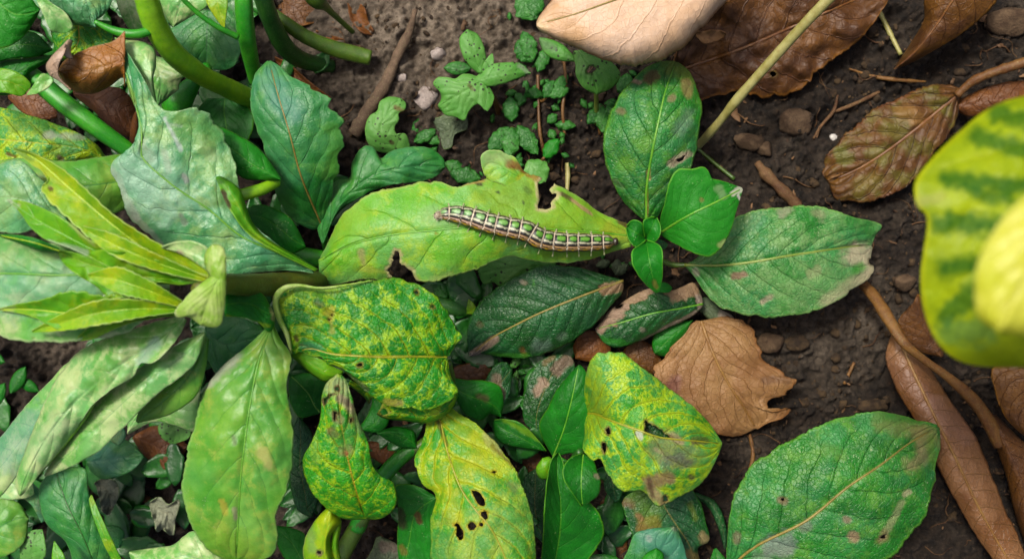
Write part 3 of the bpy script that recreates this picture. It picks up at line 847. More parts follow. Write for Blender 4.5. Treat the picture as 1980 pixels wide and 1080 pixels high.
# ------------------------------------------------------------------ dead leaves
DG = 'dead leaves lying on the soil'
def dead(label, L, R, M, z, mat, name='dead_leaf', mid=None, group=DG, **kw):
    o = leaf(None, name, L, R, M, z=z, mat=mat, mid=mid, **kw)
    return tag(o, label, 'dead leaf', group)

dead('large pinkish tan dead leaf overhanging at the top edge', [(1460, -90), (1300, -130), (1150, -75), (1080, -15), (1052, 18), (1040, 36), (1036, 48)],
     [(1460, -70), (1405, 2), (1352, 60), (1312, 99), (1280, 115), (1240, 125), (1200, 124), (1150, 110), (1110, 91), (1065, 71), (1044, 60), (1036, 50)],
     [(1460, -80), (1300, -35), (1190, 0), (1110, 28), (1060, 42), (1036, 49)], (300, 330, 330, 330, 320), DM['pink'], zl=(-30,), zr=(-30, -50, -60, -45, -10), pw=5, veins=6, slant=.5, mid=(3, 1.2, SM['rib_tan']),
     patches=[(1075, 25, 1110, 70, 22, '#c8a070', .6, .6), (1040, 45, 1050, 60, 12, '#e0d0a0', .5, .5)], lump=3, pucker=1)
dead('wide brown dead leaf in shade behind the straw stem', [(1300, 130), (1320, 70), (1400, 5), (1540, -40), (1650, -50), (1730, -40)],
     [(1300, 145), (1335, 196), (1390, 186), (1425, 176), (1455, 183), (1492, 186), (1530, 178), (1562, 158), (1590, 130), (1635, 100), (1690, 45), (1735, -30)],
     [(1300, 140), (1420, 100), (1560, 40), (1735, -35)], (40, 70, 80, 70), DM['brown'], zl=(30,), zr=(-10, -30, -20, -5), ripple=(8, 3), veins=8, mid=(4, 2, SM['rib_brown']),
     holes=[blob(1495, 143, 6)], lump=24, pucker=6, jit=.03)
dead('small curled tan dead leaf scrap lying on the wide brown leaf', [(1345, 62), (1368, 60), (1390, 58), (1404, 66)], [(1346, 70), (1362, 84), (1384, 80), (1404, 68)], None, (95, 102, 96), DM['tan'], zl=(6,), zr=(6,), ripple=(4, 2))
dead('golden brown dead leaf with downward tip at top right', [(1900, -90), (1830, -60), (1788, -5), (1786, 38), (1762, 82), (1742, 112), (1729, 133)],
     [(1930, -80), (1930, -5), (1862, 64), (1802, 100), (1770, 118), (1752, 126), (1729, 135)],
     [(1915, -85), (1850, -10), (1810, 50), (1770, 100), (1728, 135)], (170, 160, 120, 60), DM['gold'], zl=(-45,), zr=(-25,), veins=7, lump=7, mid=(3.5, 1.5, SM['rib_brown']))
mo = dead('brown dead leaf with netted veins and mossy cells right of the dark soil', [(1858, 172), (1840, 164), (1800, 165), (1720, 195), (1670, 230), (1632, 262), (1600, 300), (1590, 334), (1598, 348)],
     [(1860, 182), (1846, 240), (1815, 285), (1785, 325), (1750, 360), (1700, 384), (1650, 391), (1618, 388), (1606, 366), (1600, 352)],
     [(1859, 177), (1805, 222), (1745, 270), (1685, 312), (1635, 338), (1600, 350)], (70, 85, 80, 60, 35), DM['mossy'], zl=(-14,), zr=(-16,), veins=7, slant=.6, pucker=11, lump=15, jit=.035, mid=(5, 2.5, SM['rib_brown']), ripple=(4, 6),
     patches=[(1745, 215, 1775, 228, 16, '#a07c50', .7, .3), (1720, 250, 1740, 262, 18, '#7c7c44', .6, .5), (1690, 295, 1700, 305, 15, '#84824c', .6, .4), (1625, 295, 1635, 308, 14, '#788044', .7, .4), (1660, 355, 1690, 345, 14, '#8c8048', .6, .4)])
tube('leaf_stalk', [(1850, 184, 78, 7), (1880, 158, 95, 9), (1915, 142, 110, 9), (1990, 118, 130, 10)], SM['dry_stalk'], mo, lump=.2)
dead('russet dead leaf fragment behind the stalk of the veined leaf', [(1835, 206), (1880, 180), (1940, 160), (2010, 155)], [(1842, 212), (1875, 226), (1930, 215), (2010, 195)], [(1838, 209), (1900, 196), (2010, 178)], (50, 80, 80), DM['rust'], zl=(-10,), zr=(-15,))
dead('tan dead leaf with ragged torn right side below the central plant', [(1348, 618), (1320, 640), (1285, 688), (1266, 712), (1272, 742), (1300, 768), (1342, 806), (1386, 838), (1425, 843), (1462, 828)],
     [(1362, 618), (1410, 612), (1450, 628), (1463, 655), (1472, 690), (1500, 711), (1520, 728), (1536, 734), (1534, 752), (1510, 765), (1483, 778), (1490, 796), (1530, 790), (1516, 806), (1486, 816), (1462, 829)],
     [(1355, 619), (1382, 690), (1408, 740), (1440, 790), (1462, 829)], (70, 80, 70, 40), DM['tan'], zl=(-10,), zr=(-6, -10, -10, 10), veins=6, slant=.55, lump=8, pucker=3, ripple=(5, 5), jit=.035, mid=(3.5, 1.5, SM['rib_dead']),
     patches=[(1300, 745, 1306, 735, 12, '#7c5050', .7, .5), (1268, 715, 1290, 705, 20, '#c8a078', .5, .5), (1480, 735, 1520, 735, 8, '#4c3018', .6, .5)])
dead('small brown dead leaf showing left of the tan leaf', [(1235, 655), (1215, 668), (1205, 680), (1222, 706), (1262, 724)], [(1240, 655), (1265, 672), (1280, 700), (1285, 730)], [(1238, 655), (1240, 690), (1275, 727)], (45, 50, 40), DM['gold'], zl=(-8,), zr=(-8,))
dead('reddish brown dead leaf half hidden under the dark lower left leaf', [(1165, 640), (1130, 642), (1108, 668), (1112, 690)], [(1170, 650), (1182, 675), (1165, 700), (1115, 695)], [(1168, 645), (1140, 668), (1112, 693)], (40, 50, 40), DM['rust'], zl=(-8,), zr=(-8,))
ll = dead('long pinkish brown strap shaped dead leaf at lower right', [(1725, 640), (1712, 690), (1732, 750), (1772, 818), (1812, 900), (1850, 972), (1890, 1040), (1935, 1100), (1980, 1150)],
     [(1742, 645), (1798, 712), (1850, 790), (1886, 842), (1916, 912), (1946, 988), (1975, 1050), (2000, 1140)],
     [(1733, 643), (1768, 722), (1805, 800), (1850, 890), (1890, 975), (1940, 1065), (1990, 1145)], (90, 130, 140, 120, 110), DM['russet'], zl=(-20, -30, -25, -20), zr=(-30, -40, -25, -20), veins=16, slant=.25, pucker=1.5, lump=5, mid=(3.5, 2, SM['rib_dead']),
     patches=[(1720, 700, 1790, 770, 22, '#a88470', .4, .6), (1800, 790, 1880, 830, 28, '#b09080', .4, .6)])
st = tag(tube('dry_stalk', [(1655, 535, 40, 9), (1690, 572, 90, 11), (1722, 622, 130, 11), (1748, 662, 150, 10), (1790, 697, 140, 8), (1832, 727, 130, 9), (1885, 775, 110, 11), (1912, 815, 95, 12), (1935, 860, 80, 12)], SM['dry_stalk'], lump=.2, flat=.6, rib=.12),
     'dry brown stalk bending past the long dead leaf under the yellow leaf', 'stalk')
leaf(st, 'dead_blade', [(1905, 800), (1925, 860), (1945, 920), (1962, 990), (1985, 1060)], [(1925, 800), (1965, 840), (2010, 890), (2020, 990), (1990, 1060)], [(1915, 800), (1955, 880), (1985, 960), (1988, 1060)], z=(95, 90, 70, 50), zl=(-30,), zr=(-20,), mat=DM['brown'], veins=8)
dead('brown dead leaf corner tucked behind the dry stalk', [(1815, 690), (1770, 676), (1745, 640), (1737, 620), (1760, 590)], [(1825, 690), (1825, 640), (1800, 600), (1776, 568), (1765, 585)], [(1820, 690), (1790, 640), (1763, 588)], (60, 70, 90), DM['brown'], zl=(-10,), zr=(-10,))
dead('tan dead leaf peeking out below the blurred yellow leaf', [(2030, 680), (1960, 690), (1918, 712), (1922, 745), (1935, 790), (1955, 820), (1990, 850)], [(2040, 690), (2060, 740), (2050, 800), (2000, 850)], [(2035, 685), (1985, 740), (1992, 850)], (140, 150, 130), DM['gold'], zl=(-20,), zr=(-20,))
# curled ochre leaf on the left, with its pale back rolled over
cu = dead('curled ochre dead leaf with a pale rolled margin among the left plants', [(242, 60), (218, 80), (190, 87), (162, 96), (140, 107), (122, 120), (112, 136)], [(240, 170), (238, 150), (212, 168), (175, 182), (142, 176), (122, 158), (112, 140)],
     [(242, 115), (215, 125), (175, 135), (140, 138), (112, 138)], (400, 405, 410, 400), DM['cup'], group='dead leaves caught in the left foliage', zl=(-6, -8, -8, -6), zr=(-30, -40, -36, -20), pw=2, lump=9, pucker=2, veins=3,
     patches=[(160, 165, 195, 158, 20, '#5c380c', .6, .5), (140, 115, 180, 108, 12, '#8c6030', .5, .6), (185, 132, 195, 138, 12, '#a8804c', .5, .6)])
leaf(cu, 'rolled_margin', [(140, 110), (137, 98), (140, 78), (132, 76), (122, 86), (102, 106), (88, 128), (96, 146), (112, 156), (135, 175)], [(142, 112), (130, 112), (124, 104), (128, 92), (122, 108), (114, 124), (112, 140), (116, 152), (124, 162), (138, 176)],
     z=(425, 440, 450, 440, 425, 420), zl=(-30,), zr=(2,), mat=DM['cuprim'], veins=3, lump=3)
dead('rust brown dead leaf flat on the ground at the far upper left', [(15, 178), (50, 166), (85, 178), (110, 205)], [(15, 190), (40, 215), (75, 232), (112, 228)], None, (10, 20, 10), DM['rust'], group='dead leaves caught in the left foliage', zl=(-6,), zr=(-6,))
dead('pinkish brown dead leaf under the curled ochre leaf', [(140, 175), (180, 168), (235, 172), (272, 215)], [(142, 185), (180, 215), (225, 255), (275, 275)], None, (60, 90, 60), DM['rust'], group='dead leaves caught in the left foliage', zl=(-10,), zr=(-15,))
dead('small pale brown dead leaf standing left of the blue green folded leaf', [(250, 290), (252, 250), (258, 222), (266, 210)], [(268, 290), (272, 250), (270, 225), (266, 210)], None, (60, 110, 140), DM['rust'], group='dead leaves caught in the left foliage', zl=(-10,), zr=(-10,))
dead('brown dead leaf on the ground between left under leaves near the bottom', [(262, 838), (300, 822), (340, 838), (364, 862)], [(255, 846), (270, 870), (292, 892), (322, 920), (345, 890), (364, 864)], None, (-70, -50, -60), DM['rust'], group='dead leaves caught in the left foliage', zl=(-8,), zr=(-8,), ripple=(8, 2))
dead('brown dead leaf scrap at the top behind the green stems', [(535, -10), (570, -20), (610, 0), (618, 30)], [(535, 0), (535, 30), (560, 50), (610, 45)], None, (-10, 10, 0), DM['brown'], ripple=(8, 2))
dead('curled brown dead leaf scrap beside the thin green stalk', [(680, 0), (700, 10), (712, 40), (722, 62)], [(672, 5), (680, 40), (700, 62), (720, 68)], None, (0, 20, 10), DM['rust'], zl=(12,), zr=(12,), ripple=(6, 2))
dead('small brown dead leaf scrap under the curved green stem', [(610, 60), (650, 72), (690, 88), (700, 95)], [(612, 72), (640, 90), (670, 102), (698, 100)], None, (-5, 10, 0), DM['rust'], zl=(8,), zr=(-6,), ripple=(6, 2))
dead('brown dead leaf scrap at the toothed edge of the upper leaf', [(530, 110), (560, 125), (600, 160), (640, 190)], [(535, 125), (560, 150), (600, 185), (632, 198)], None, (20, 40, 20), DM['rust'], zl=(8,), zr=(-6,))
dead('brown dead leaf scrap between the yellowed leaves at the bottom', [(690, 850), (720, 852), (760, 862), (780, 880)], [(690, 865), (720, 885), (750, 900), (778, 892)], None, (30, 40, 20), DM['rust'], zl=(-6,), zr=(-6,))
dead('dull brown dead leaf under the green leaf right of the yellow veined leaf', [(860, 715), (890, 705), (940, 700), (960, 722)], [(865, 730), (890, 745), (930, 742), (958, 728)], None, (50, 60, 50), DM['brown'], zl=(-6,), zr=(-6,))
dead('dark brown dead leaf in the gap between the two bottom plants', [(1000, 865), (1030, 868), (1052, 890), (1060, 920)], [(995, 880), (1015, 905), (1040, 925), (1058, 928)], None, (20, 25, 15), DM['brown'], zl=(-6,), zr=(-6,))
dead('dark brown dead leaf below the mosaic leaf in the lower gap', [(1170, 960), (1200, 1000), (1215, 1060), (1210, 1100)], [(1160, 970), (1165, 1010), (1180, 1060), (1200, 1100)], None, (20, 25, 15), DM['brown'], zl=(-6,), zr=(-6,))

# ------------------------------------------------------------------ central plant with the caterpillar leaf
cp = thing('broadleaf_plant', 1250, 470, 0, 'central broad leaved plant whose lime leaf carries the striped caterpillar', 'plant')
tube('stem', [(1252, 480, -10, 11), (1252, 472, 80, 12), (1250, 462, 160, 11), (1248, 455, 215, 8)], SM['stem_dark'], cp)
leaf(cp, 'leaf', [(1249, 428), (1226, 411), (1200, 382), (1179, 340), (1167, 296), (1170, 250), (1188, 202), (1214, 164), (1244, 134), (1278, 119), (1306, 118)],
     [(1251, 428), (1268, 424), (1282, 400), (1303, 374), (1326, 345), (1345, 300), (1352, 255), (1357, 202), (1346, 165), (1331, 136), (1310, 119)],
     [(1250, 428), (1250, 370), (1254, 335), (1262, 290), (1274, 232), (1288, 172), (1308, 119)], (150, 190, 222, 215, 170), zl=(-10, -25, -35, -30, -10), zr=(-10, -25, -35, -30, -10), mat=LM['mid'], veins=6, slant=.55, pucker=5, lump=6, ripple=(4, 4),
     mid=(3.2, 1.3, SM['rib_green']),
     patches=[(1255, 152, 1265, 145, 10, '#6c5038', .8, .3), (1228, 157, 1236, 160, 6, '#a89080', .8, .3), (1300, 130, 1335, 140, 18, '#7c8a3c', .7, .6), (1325, 165, 1330, 180, 10, '#a89068', .7, .4), (1200, 215, 1204, 217, 7, '#8c7860', .7, .4), (1295, 192, 1300, 190, 7, '#a08c70', .7, .4),
              (1296, 316, 1330, 300, 8, '#b0a890', .85, .3), (1300, 314, 1318, 308, 4, '#5c4a38', .7, .4), (1253, 332, 1254, 345, 5, '#b0a070', .9, .3), (1250, 360, 1251, 420, 3, '#8c7c48', .9, .4), (1188, 350, 1205, 360, 4, '#3c3424', .6, .5), (1236, 275, 1250, 270, 14, '#8cc050', .4, .6), (1205, 322, 1215, 320, 14, '#8cc050', .4, .6), (1316, 250, 1330, 225, 14, '#84a08c', .5, .6)],
     holes=[[(1306, 309), (1314, 314), (1325, 305), (1330, 295), (1322, 300), (1312, 308)]], rim='#b0a08c', rimr=3)
leaf(cp, 'leaf', [(1276, 450), (1277, 420), (1284, 395), (1290, 368), (1297, 346), (1313, 327), (1340, 325), (1361, 323), (1371, 333), (1376, 344), (1400, 351), (1436, 363)],
     [(1277, 453), (1290, 463), (1330, 484), (1371, 497), (1394, 482), (1414, 442), (1425, 405), (1431, 385), (1437, 365)],
     [(1276, 451), (1305, 432), (1340, 412), (1390, 388), (1436, 364)], (200, 250, 268, 262, 240), zl=(0, 14, 10, 5, 0), zr=(0, -6, -20, -10, 0), mat=LM['fresh'], veins=6, slant=.5, pucker=1.5, lump=3, mid=(2.6, 1.4, SM['rib_green']),
     patches=[(1420, 372, 1432, 366, 7, '#e0e4d0', .9, .3), (1427, 378, 1430, 384, 4, '#e8e8dc', .9, .3), (1395, 474, 1400, 470, 6, '#b8c88c', .8, .4), (1390, 365, 1396, 380, 8, '#9cb88c', .6, .5), (1356, 383, 1357, 387, 4, '#90905c', .8, .4)])
leaf(cp, 'leaf', [(1322, 512), (1345, 500), (1370, 470), (1400, 434), (1440, 411), (1500, 401), (1560, 397), (1610, 405), (1660, 421), (1706, 437), (1693, 455), (1686, 474)],
     [(1322, 513), (1342, 534), (1362, 565), (1392, 594), (1440, 608), (1500, 612), (1560, 605), (1610, 586), (1650, 560), (1680, 537), (1690, 520), (1684, 500), (1688, 476)],
     [(1322, 512), (1390, 513), (1450, 507), (1520, 495), (1600, 483), (1650, 476), (1686, 475)], (110, 150, 172, 160, 105), zl=(-5, -18, -25, -15, -5), zr=(-5, -22, -30, -20, -5), mat=LM['mid_pale'], veins=8, slant=.5, pucker=5, lump=6, ripple=(4, 5),
     mid=(3.2, 1.4, SM['petiole']),
     patches=[(1655, 492, 1690, 505, 24, '#d0c8ac', .9, .5), (1600, 578, 1680, 535, 14, '#ccc4a4', .85, .6), (1421, 534, 1440, 530, 7, '#a08070', .85, .3), (1475, 582, 1490, 575, 7, '#c4b8a0', .85, .4), (1565, 530, 1580, 522, 9, '#b8b090', .7, .5), (1510, 412, 1525, 405, 10, '#a8a890', .7, .5), (1575, 412, 1590, 418, 9, '#a0a080', .6, .5),
              (1345, 523, 1348, 528, 6, '#b8b4a0', .8, .4), (1450, 440, 1470, 420, 12, '#5c8c6c', .4, .6), (1530, 560, 1600, 545, 40, '#8cb878', .45, .7), (1640, 425, 1680, 440, 16, '#2f8a28', .6, .6), (1655, 520, 1665, 515, 9, '#4f9c30', .7, .5)],
     rim='#8c8468', holes=[[(1694, 462), (1688, 470), (1694, 484), (1712, 478), (1710, 462)], [(1680, 503), (1683, 512), (1692, 516), (1704, 505), (1696, 496)]])
tube('petiole', [(1252, 472, 140, 5), (1275, 500, 120, 5), (1300, 511, 108, 5), (1330, 512, 112, 4)], SM['stem_olive'], cp)
leaf(cp, 'leaf', [(1206, 541), (1180, 535), (1141, 523), (1097, 514), (1052, 513), (1002, 532), (960, 555), (924, 590), (906, 625), (903, 660), (907, 689)],
     [(1206, 543), (1203, 565), (1182, 590), (1150, 628), (1120, 650), (1070, 678), (1020, 692), (976, 690), (932, 685), (909, 690)],
     [(1206, 542), (1125, 572), (1044, 605), (997, 628), (948, 655), (908, 689)], (130, 150, 150, 125, 70), zl=(-5, -8, -14, -20, -4), zr=(-5, -28, -42, -34, -6), mat=LM['dark'], veins=9, slant=.5, pucker=6, lump=4, mid=(3, 1.2, SM['rib_tan']),
     patches=[(915, 684, 956, 656, 8, '#a89484', .9, .3), (910, 688, 925, 686, 8, '#a8a098', .9, .3), (1172, 558, 1200, 552, 12, '#a08468', .92, .25), (1010, 544, 1012, 547, 5, '#b0a890', .85, .4), (1010, 676, 1014, 686, 5, '#7c5c34', .8, .4), (1040, 668, 1055, 665, 12, '#7c9484', .6, .6), (1083, 652, 1090, 648, 8, '#84a084', .6, .5), (928, 624, 932, 628, 6, '#6c6044', .6, .5), (940, 686, 1020, 688, 5, '#58a028', .7, .6)])
leaf(cp, 'leaf', [(1360, 585), (1352, 560), (1341, 546), (1320, 553), (1297, 561), (1259, 556), (1230, 568), (1207, 582), (1180, 598), (1164, 620), (1150, 635)],
     [(1360, 590), (1350, 602), (1328, 617), (1305, 628), (1270, 644), (1234, 662), (1212, 669), (1191, 672), (1168, 662), (1150, 638)],
     [(1360, 587), (1310, 597), (1260, 606), (1205, 622), (1150, 636)], (95, 120, 130, 120, 90), zl=(-5, -10, -12, -5), zr=(-5, -26, -34, -20, -5), mat=LM['dark'], veins=7, slant=.5, pucker=6, lump=6, mid=(2.2, 1.2, SM['rib_green']),
     patches=[(1305, 562, 1335, 556, 20, '#b09478', .96, .15), (1213, 580, 1252, 560, 13, '#b49a80', .96, .15), (1160, 628, 1196, 598, 17, '#b8a08c', .96, .15), (1196, 600, 1212, 592, 7, '#b8a08c', .96, .15), (1350, 575, 1354, 592, 6, '#c0b0a0', .92, .2), (1240, 660, 1345, 603, 4, '#c4b4a0', .9, .4), (1240, 635, 1243, 637, 5, '#a8a090', .7, .4), (1165, 655, 1225, 668, 6, '#4c9c28', .6, .6)],
     holes=[[(1188, 592), (1190, 597), (1203, 594), (1206, 588), (1196, 589)]], rim='#3c3020')
leaf(cp, 'leaf', [(1340, 618), (1318, 622), (1290, 634), (1264, 650), (1261, 668), (1264, 682)], [(1338, 622), (1328, 645), (1304, 668), (1291, 688), (1275, 688), (1265, 684)], [(1338, 620), (1300, 650), (1266, 683)], (75, 80, 70), zl=(-6,), zr=(-12,), mat=LM['fresh_dark'], veins=4)
leaf(cp, 'leaf', [(1346, 580), (1368, 575), (1395, 598), (1418, 612), (1422, 628)], [(1348, 596), (1368, 615), (1395, 632), (1416, 634), (1422, 630)], [(1347, 588), (1385, 605), (1421, 630)], (60, 60, 50), zl=(-5,), zr=(-6,), mat=LM['grey_green'], veins=4,
     patches=[(1402, 612, 1416, 620, 14, '#b4a898', .95, .2)])
# the lime leaf under the caterpillar
yel = '#a4cc28'
cl = leaf(cp, 'leaf', [(1220, 440), (1214, 433), (1198, 427), (1156, 408), (1117, 378), (1088, 362), (1055, 347), (1017, 336), (975, 338), (940, 345), (910, 353), (881, 361), (846, 351), (794, 356), (758, 364), (713, 375), (681, 398), (656, 422), (632, 472), (618, 501), (616, 530)],
     [(1222, 476), (1182, 488), (1133, 504), (1069, 509), (1020, 502), (988, 495), (949, 508), (907, 527), (870, 535), (833, 545), (804, 541), (778, 541), (755, 538), (725, 541), (697, 542), (655, 550), (614, 552)],
     [(1221, 456), (1150, 449), (1020, 441), (900, 440), (833, 446), (752, 455), (680, 473), (615, 503)], (205, 250, 278, 290, 285, 265, 235), zl=(-4, -12, -22, -26, -30, -34, -30), zr=(-4, -30, -38, -32, -34, -36, -30), mat=LM['lime'], veins=6, slant=.45, pucker=4, lump=5, ripple=(6, 4), key='cat',
     mid=(2.0, 1.6, SM['rib_green']),
     holes=[[(1062, 330), (1038, 356), (1041, 372), (1044, 385), (1041, 402), (1055, 406), (1068, 400), (1066, 391), (1074, 381), (1080, 376), (1066, 373), (1061, 364), (1072, 355)],
            [(764, 484), (770, 487), (773, 497), (772, 506), (783, 513), (795, 522), (801, 533), (805, 544), (790, 548), (775, 546), (760, 540), (752, 533), (750, 524), (756, 515), (760, 505), (758, 496)]],
     rim='#e4dcac', rimr=8,
     patches=[(1000, 390, 1150, 425, 52, yel, .55, .7), (960, 380, 1010, 370, 36, '#8cb41c', .6, .7), (1060, 490, 1170, 480, 18, yel, .6, .7), (650, 440, 680, 410, 30, yel, .45, .7), (1180, 445, 1215, 455, 16, '#c0d068', .7, .6), (1195, 428, 1212, 436, 4, '#5c3828', .85, .4), (1085, 374, 1105, 385, 4, '#584430', .85, .4), (1105, 385, 1145, 415, 3, '#c8a888', .8, .4),
              (697, 487, 703, 505, 7, '#c8c090', .7, .5), (700, 520, 745, 525, 5, '#d0e080', .6, .6), (920, 516, 921, 517, 2.5, '#30401c', .9, .3), (842, 451, 844, 452, 3, '#a8a030', .9, .3), (1011, 392, 1012, 393, 3, '#304010', .9, .3), (963, 371, 965, 372, 3.5, '#304010', .9, .3), (870, 535, 840, 540, 8, '#c8e090', .6, .6), (885, 357, 935, 350, 3, '#c4a070', .7, .4), (925, 356, 932, 357, 3, '#3c2c1c', .8, .4),
              (840, 420, 870, 425, 22, '#a8d090', .5, .6), (1015, 330, 1040, 345, 8, '#a8783c', .75, .4), (1015, 364, 1024, 372, 5, '#506c14', .6, .5)])
leaf(cl, 'curled_lobe', [(1040, 352), (1026, 338), (1012, 330), (1004, 318), (994, 303), (980, 297), (958, 291), (938, 294), (929, 303), (932, 322), (938, 340)], [(1036, 358), (1010, 362), (980, 360), (955, 352), (940, 344)],
     [(1038, 355), (1000, 340), (965, 325), (940, 342)], (254, 260, 266, 262), zl=(0, 5, 8, 2), zr=(-2,), mat=LM['lime'], veins=3, lump=4, jit=.04,
     patches=[(985, 316, 1025, 330, 7, '#8c5010', .85, .4), (945, 305, 975, 300, 12, '#c4dca0', .7, .6), (1005, 345, 1020, 350, 8, '#e0d060', .5, .6)])
tube('petiole', [(1250, 466, 200, 6), (1236, 461, 205, 7), (1215, 457, 210, 6)], SM['petiole'], cp)
# crown of small young leaves
leaf(cp, 'young_leaf', [(1248, 462), (1240, 474), (1229, 477), (1216, 462), (1211, 440)], [(1248, 458), (1246, 440), (1236, 428), (1222, 426), (1212, 437)], [(1248, 460), (1230, 450), (1212, 439)], (235, 255, 245), zl=(8,), zr=(8,), mat=LM['fresh_dark'], veins=3, lump=2, pucker=1, sp=2.5)
leaf(cp, 'young_leaf', [(1248, 458), (1244, 442), (1245, 427), (1256, 421), (1267, 420)], [(1250, 462), (1265, 468), (1276, 454), (1277, 438), (1269, 421)], [(1249, 460), (1259, 444), (1268, 421)], (238, 262, 255), zl=(8,), zr=(8,), mat=LM['fresh_dark'], veins=3, lump=2, pucker=1, sp=2.5)
leaf(cp, 'young_leaf', [(1249, 466), (1236, 474), (1223, 484), (1223, 508), (1232, 528), (1246, 547), (1262, 562), (1270, 567)], [(1251, 465), (1268, 470), (1279, 480), (1281, 510), (1280, 540), (1277, 556), (1272, 567)], [(1250, 466), (1255, 500), (1262, 535), (1271, 567)], (245, 275, 265, 230), zl=(10, 12, 0), zr=(10, 12, 0), mat=LM['fresh'], veins=5, lump=2, pucker=2, sp=2.5, patches=[(1266, 546, 1270, 555, 5, '#a8a060', .7, .4)])
leaf(cp, 'young_leaf', [(1252, 462), (1268, 462), (1284, 466), (1292, 472)], [(1252, 468), (1266, 480), (1284, 482), (1292, 474)], [(1252, 465), (1270, 470), (1292, 473)], (215, 215, 200), mat=LM['dark'], veins=3, sp=2.5)
leaf(cp, 'young_leaf', [(1262, 552), (1278, 545), (1292, 548), (1300, 556)], [(1262, 560), (1280, 566), (1295, 564), (1300, 557)], None, (140, 140, 130), mat=LM['fresh_dark'], veins=3, sp=2.5)
# pale leaf showing under the caterpillar leaf
pu = thing('lobed_seedling', 1000, 540, 0, 'pale green lobed leaf half hidden between lime leaf and dark leaf', 'seedling')
leaf(pu, 'leaf', [(1075, 508), (1040, 495), (1000, 492), (945, 500), (926, 512), (924, 527)], [(1075, 520), (1040, 525), (1000, 540), (966, 554), (955, 546), (935, 548), (925, 530)], [(1075, 514), (1000, 515), (925, 528)], (100, 110, 100), zl=(-8,), zr=(-8,), mat=LM['seedling'], veins=5)
sg = thing('green_shoot', 880, 600, 0, 'dark green shoot lying in the gap left of the dark lower leaf', 'shoot')
tube('shoot', [(800, 570, 60, 14), (850, 588, 60, 15), (890, 598, 50, 15), (925, 606, 30, 12)], SM['stem_dark'], sg)
leaf(sg, 'bract', [(902, 606), (903, 590), (906, 578)], [(904, 607), (920, 605), (918, 590), (907, 578)], None, (75, 80, 80), mat=LM['young'], veins=2, sp=2.5)

# ------------------------------------------------------------------ left plant
lp = thing('leafy_stem_plant', 560, 545, 0, 'tall leafy plant leaning left with narrow young leaves at its tip', 'plant')
tube('stem', [(640, 545, 120, 22), (600, 548, 250, 23), (540, 550, 330, 23), (480, 552, 420, 22), (430, 550, 500, 20), (380, 560, 560, 14)], SM['stem_brown'], lp, lump=.08, rib=.04)
leaf(lp, 'leaf', [(610, 527), (557, 523), (492, 527), (440, 531), (400, 518), (358, 495), (312, 472), (272, 440), (246, 412), (232, 370), (225, 350), (213, 330), (220, 310), (248, 290), (264, 272), (271, 255), (268, 225), (257, 198), (245, 160), (234, 118), (222, 76)],
     [(612, 522), (560, 490), (520, 460), (482, 422), (464, 370), (460, 350), (455, 320), (440, 280), (420, 240), (395, 215), (370, 210), (345, 215), (318, 213), (305, 203), (282, 160), (262, 128), (242, 96), (222, 75)],
     [(611, 524), (530, 485), (467, 457), (400, 402), (350, 370), (300, 330), (274, 302), (275, 262), (262, 200), (242, 135), (222, 76)], (310, 346, 368, 384, 396, 396, 382), zl=(0, -6, -10, -14, -10, -8, 0), zr=(0, -5, -14, -18, -5, 4, 0), mat=LM['bluish'], veins=8, slant=.5, pucker=3, lump=10, ripple=(6, 4), mid=(2.2, 1.4, SM['rib_green']),
     patches=[(218, 330, 262, 420, 7, '#ccd0c0', .6, .5), (262, 420, 310, 472, 7, '#c8ccb8', .5, .5), (276, 280, 292, 305, 10, '#ccccb8', .4, .6), (318, 295, 328, 330, 6, '#d4d0c0', .5, .5), (398, 270, 410, 300, 12, '#b4c890', .45, .7), (355, 340, 360, 350, 5, '#c8bcc0', .8, .4), (440, 300, 450, 345, 14, '#8cb05c', .45, .7), (350, 415, 358, 430, 6, '#7c7c70', .7, .5), (385, 385, 395, 395, 8, '#b4cc60', .6, .5),
              (345, 240, 420, 260, 26, '#6fa850', .55, .7), (318, 230, 350, 290, 4, '#d8e4e0', .7, .5), (330, 240, 350, 245, 3, '#b4d0b0', .7, .5), (245, 160, 260, 200, 5, '#a8c050', .6, .6), (240, 330, 320, 400, 34, '#b4d8c0', .6, .8), (300, 300, 380, 400, 26, '#a0ccb0', .4, .9), (420, 380, 440, 400, 16, '#8cb060', .5, .7)])
leaf(lp, 'leaf_tip_fold', [(300, 205), (290, 178), (278, 150), (268, 136), (250, 115), (236, 92), (221, 73)], [(304, 205), (297, 150), (302, 128), (298, 94), (285, 84), (268, 78), (240, 76), (221, 72)], None, (388, 384, 376, 378), zl=(0,), zr=(-16,), mat=LM['pale'], veins=5, lump=8)
leaf(lp, 'leaf_edge_roll', [(612, 524), (540, 488), (482, 452), (452, 416), (434, 385), (418, 345)], [(616, 520), (570, 492), (520, 462), (490, 432), (476, 396), (464, 366), (445, 350), (424, 340), (416, 343)], None, (326, 360, 378, 390, 396), zl=(6, 10, 8, 0), zr=(-20, -24, -20, -5), mat=LM['bright'], veins=4, lump=5, pucker=1, slant=.7,
     patches=[(430, 372, 442, 398, 5, '#4c3418', .9, .3), (424, 350, 434, 345, 8, '#3c6c10', .6, .5)])
